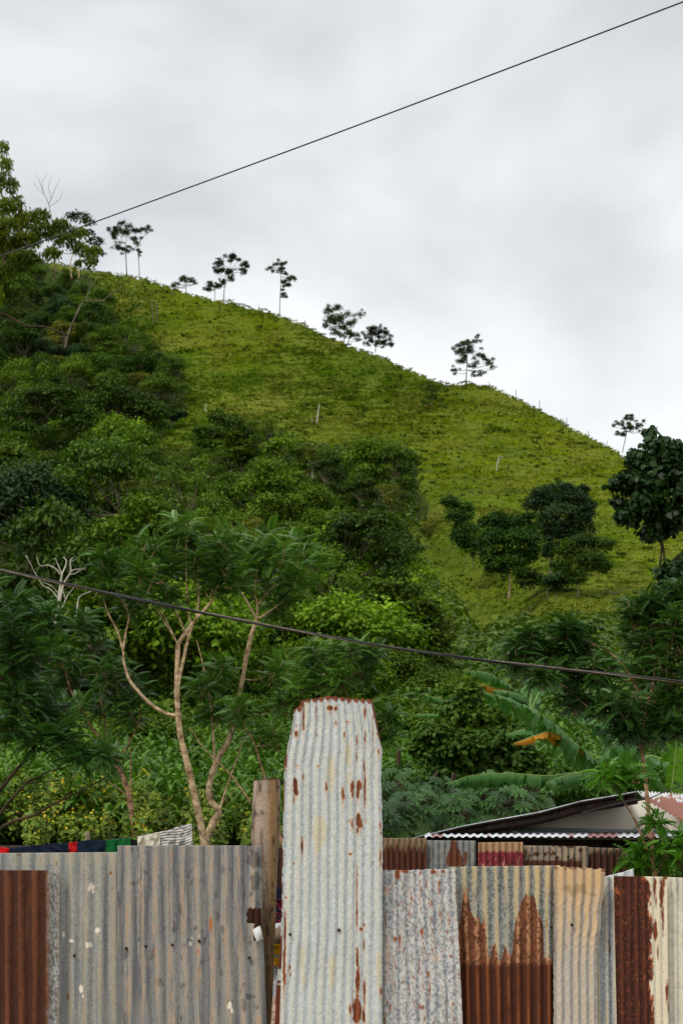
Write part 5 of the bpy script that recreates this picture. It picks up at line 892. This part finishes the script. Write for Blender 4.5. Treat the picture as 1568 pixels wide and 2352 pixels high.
cloth('hanging_cloth', 'white and grey striped cloth draped highest over the fence', 'laundry', [(367, 1911), (385, 1908), (400, 1902), (412, 1896), (425, 1894), (441, 1893)], [(367, 1975), (443, 1975)], YC, stripes, seed=7, fold=.02, m=60)
L = [pt(-60, 1948, YC + .02), pt(60, 1944, YC + .02), pt(240, 1930, YC + .02), pt(368, 1911, YC + .02), pt(441, 1896, YC + .02), pt(470, 1925, YC), pt(540, 1985, 12.0)]
mb = MB(); mb.add(*tube(L, .003, .003, n=6)); tag(mb.build('clothesline', M['wire'], base=L[0]), 'thin cord carrying the washing behind the fence', 'clothesline')
# things seen through the gap between post and tall sheet
def shirt(x, y):
    c = np.tile((.012, .014, .03), (len(x), 1)); k = sst(fbm(x / 3, y / 3, 201, 2) + .25 * np.sin(x * .9 + y * .5), .68, .74) * sst(y, 2062, 2068); return mx(c, lin(190, 60, 64), k)
cloth('hanging_shirt', 'dark navy garment with red printed pattern in the gap beside the post', 'laundry', [(600, 2046), (635, 2038), (690, 2030)], [(600, 2128), (690, 2120)], 12.9, shirt, seed=11, n=90, m=60, group=None)
cloth('hanging_cloth', 'white hem of cloth under the navy garment in the gap', 'laundry', [(615, 2122), (690, 2114)], [(615, 2140), (690, 2136)], 12.86, flat_(lin(225, 226, 228)), seed=12, group=None)
p0 = pt(600, 2132, 12.6); p1 = pt(720, 2166, 12.6); mb = MB(); mb.add(*box(p0[0], p1[0], 12.6, 12.68, p1[2], p0[2])); tag(mb.build('wooden_rail', M['wood'], base=p1), 'short grey wooden rail crossing the gap beside the post', 'rail')
def yel(x, y): return mx(np.tile(lin(214, 160, 20), (len(x), 1)), lin(120, 150, 150), sst(np.abs(y - 2197 - (x - 640) * .2), 4, 2))
cloth('hanging_cloth', 'yellow cloth with a thin blue band low in the gap beside the post', 'laundry', [(600, 2170), (700, 2166)], [(600, 2218), (700, 2214)], 12.75, yel, seed=13, n=90, m=50, group=None)
cloth('hanging_cloth', 'plain white cloth hanging lowest in the gap beside the post', 'laundry', [(600, 2216), (700, 2214)], [(600, 2292), (700, 2292)], 12.82, flat_(lin(206, 204, 214)), seed=14, group=None)
mb = MB()
for i in range(40):
    c = np.array([rng.uniform(-.62, -.3), rng.uniform(13.2, 13.9), 0]); c[2] = .35 + (c[1] - 13.2) * .5; r = rng.uniform(.04, .1); V, F = box(-1, 1, -1, 1, -1, 1); V = nrm(V + rng.normal(size=V.shape) * .3) * r * 1.3 + c; mb.add(V, F)
tag(mb.build('rubble', M['rubble'], base=(-.5, 13.5, .3)), 'heap of pale broken stone glimpsed at the bottom of the gap', 'rubble', kind='stuff')

# ------------------------------------------------------------------ house at the right
YH = 20.0
house = thing('house', pt(1450, 2100, YH), 'cream walled low house with a dark eaved gable roof at right', 'house')
def poly_part(name, pts_, Y, depth, mat, parent=house):
    P = np.array([pt(x, y, Y) for x, y in pts_]); mb = MB(); mb.add(*prism(P, (0, depth, 0))); return mb.build(name, mat, parent, org=np.array(house.location))
poly_part('wall', [(1040, 2200), (1040, 1914), (1068, 1911), (1176, 1893), (1312, 1864), (1420, 1848), (1490, 1836), (1568, 1876), (1800, 1990), (1800, 2200)], YH, 4.5, M['plaster'])
poly_part('beam', [(1176, 1899), (1568, 1908), (1700, 1911), (1700, 1920), (1176, 1908)], YH - .08, .077, M['beam'])
poly_part('trim', [(1172, 1908.5), (1700, 1920.5), (1700, 1926), (1172, 1916)], YH - .05, .047, M['white'])
poly_part('trim', [(1172, 1896), (1183, 1893), (1186, 1918), (1172, 1918)], YH - .06, .057, M['plaster'])
E = [(948, 1925), (1055, 1899), (1127, 1885), (1235, 1866), (1334, 1840), (1402, 1829), (1462, 1818)]
def roof_strip(name, up, thick, y0, y1, mat, parent=house):
    a = np.array([pt(x, y, y0) for x, y in up]); b = a.copy(); b[:, 1] = y1; t = np.array([0, 0, thick]); V = np.concatenate([a, b, a - t, b - t]); n = len(a); i = np.arange(n - 1)
    F = [np.stack([i, i + 1, i + 1 + n, i + n], -1), np.stack([i + 2 * n, i + 3 * n, i + 1 + 3 * n, i + 1 + 2 * n], -1), np.stack([i, i + 2 * n, i + 1 + 2 * n, i + 1], -1), np.stack([i + n, i + n + 1, i + 1 + 3 * n, i + 3 * n], -1), np.array([[0, n, 3 * n, 2 * n], [n - 1, 3 * n - 1, 4 * n - 1, 2 * n - 1]])]
    return mk(name, V, F, mat, parent, org=np.array(house.location) if parent is house else None)
rf = roof_strip('roof', E, .025, YH - .75, YH + 5, M['darkwood'])
mb = MB()
for k in range(len(E) - 1):
    a = pt(*E[k], YH - .77); b = pt(*E[k + 1], YH - .77); V, F = prism([a + (0, 0, .006), b + (0, 0, .006), b - (0, 0, .004), a - (0, 0, .004)], (0, .018, 0)); mb.add(V, F)
mb.build('roof_edge', M['white'], rf, org=np.array(house.location))
mb = MB(); mb.add(*tube([pt(x, y + 14, YH - .6) for x, y in E], .035, .05, n=7)); mb.build('rafter', M['darkwood'], house, org=np.array(house.location))
mb = MB(); mb.add(*tube([pt(x, y + 22, YH - .4) for x, y in E[1:]], .03, .04, n=7)); mb.build('rafter', M['darkwood'], house, org=np.array(house.location))
def roof_right():
    n, m = 150, 30; s = np.linspace(0, 1, n)[None, :, None]; t = np.linspace(0, 1, m)[:, None, None]; A, B, Cc, D = pt(1462, 1817, YH - 1.1), pt(1700, 1832, YH + 2.6), pt(1760, 1995, YH + .6), pt(1478, 1834, YH - 1.3)
    P = (A * (1 - s) + B * s) * (1 - t) + (D * (1 - s) + Cc * s) * t; P[..., 2] += .012 * np.sin(np.linspace(0, 1, n) * 2 * pi * 34)[None]; vx, vy = proj(P); x, y = vx.ravel(), vy.ravel()
    c = np.tile(lin(214, 214, 212), (len(x), 1)); r = sst(fbm(x / 10, y / 8, 301, 4) + .3 * sst(y, 1826, 1840) - .12 * sst(y, 1836, 1822), .5, .58); c = mx(c, lin(146, 84, 62), r)
    i, j = np.meshgrid(np.arange(m - 1), np.arange(n - 1), indexing='ij'); F = np.stack([i * n + j, (i + 1) * n + j, (i + 1) * n + j + 1, i * n + j + 1], -1).reshape(-1, 4)
    o = mk('roof', P.reshape(-1, 3), F, M['sheet'], house, col=np.c_[c, np.full(len(c), .45)], smooth=True, org=np.array(house.location)); md = o.modifiers.new('thick', 'SOLIDIFY'); md.thickness = .004; o['label'] = 'white corrugated roof slope with rust stains'
roof_right()
# awning in front of the house: corrugated, dark underneath
def awning():
    n, m = 700, 8; xs = np.linspace(975, 1720, n); root = thing('awning', pt(1300, 2000, 17.6), 'corrugated white edged awning over a dark lean-to behind the back fence', 'awning')
    f = pt(xs, 1921.5 + 0 * xs, 17.4); b = pt(xs, 1914 + 0 * xs, 19.86); t = np.linspace(0, 1, m)[:, None, None]; P = f * (1 - t) + b * t; P[..., 2] += .0095 * np.sin(2 * pi * xs / 17.2)[None]
    x = np.tile(xs, m); c = np.tile(lin(222, 226, 230), (n * m, 1)); c = mx(c, lin(150, 70, 66), .8 * sst(fbm(x / 40, x * 0, 311, 3), .56, .62)); i, j = np.meshgrid(np.arange(m - 1), np.arange(n - 1), indexing='ij'); F = np.stack([i * n + j, i * n + j + 1, (i + 1) * n + j + 1, (i + 1) * n + j], -1).reshape(-1, 4)
    o = mk('roof', P.reshape(-1, 3), F, M['sheet'], root, col=np.c_[c, np.full(len(c), .5)], smooth=True); md = o.modifiers.new('thick', 'SOLIDIFY'); md.thickness = .004; md.offset = -1
    mb = MB(); x0, x1 = f[0, 0], f[-1, 0]; zt = f[0, 2] - .02; mb.add(*box(x0 + .1, x1, 17.9, 18.0, -.2, zt)); mb.build('wall', M['darkwood'], root)
    mb = MB(); mb.add(*box(x0 + .02, x0 + .09, 17.5, 19.8, -.2, zt - .02)); mb.build('side_wall', M['darkwood'], root)
awning()
# ------------------------------------------------------------------ wires
def wire(label, pts_, Y, r, strands=1, tw=2.6):
    P = np.array([pt(p[0], p[1], Y + p[2] * 1.0) for p in pts_])
    if strands == 1:
        mb = MB(); mb.add(*tube(P, r, r, n=8, k=14)); return tag(mb.build('overhead_wire', M['wire'], base=P[0], smooth=True), label, 'wire')
    Q = cr(P, 60); d = np.concatenate([[0], np.cumsum(np.linalg.norm(np.diff(Q, axis=0), axis=1))]); T = nrm(np.gradient(Q, axis=0)); A = nrm(np.cross(T, [0, 0, 1])); B = np.cross(T, A); root = thing('overhead_wire', P[0], label, 'wire')
    for s in range(strands):
        a = d * 2 * pi / tw + 2 * pi * s / strands; R = Q + r * 1.0 * (np.cos(a)[:, None] * A + np.sin(a)[:, None] * B); mb = MB(); mb.add(*tube(R, r * (1 if s < 2 else .75), r * (1 if s < 2 else .75), n=7, k=1)); mb.build('strand', M['wire2' if s == 2 else 'wire'], root, smooth=True)
wire('thin black wire climbing across the sky to the upper right', [(-160, 640, 6), (0, 588, 5), (50, 571, 4.6), (210, 513, 3.5), (640, 355, 1.5), (990, 224, .5), (1568, 4, -1), (1750, -66, -1.5)], 13, .0075)
wire('twisted dark cable sagging across the trees from left to right', [(-200, 1262, 0), (0, 1309, 0), (400, 1394, 0), (800, 1471, 0), (1100, 1515, 0), (1568, 1566, 0), (1800, 1588, 0)], 13.2, .0075, 3)
wire('thin black house wire looping above the right roof slope', [(1335, 1866, 0), (1400, 1850, 0), (1450, 1838, 0), (1490, 1833, 0), (1540, 1813, 0), (1620, 1790, 0)], 18.4, .007)
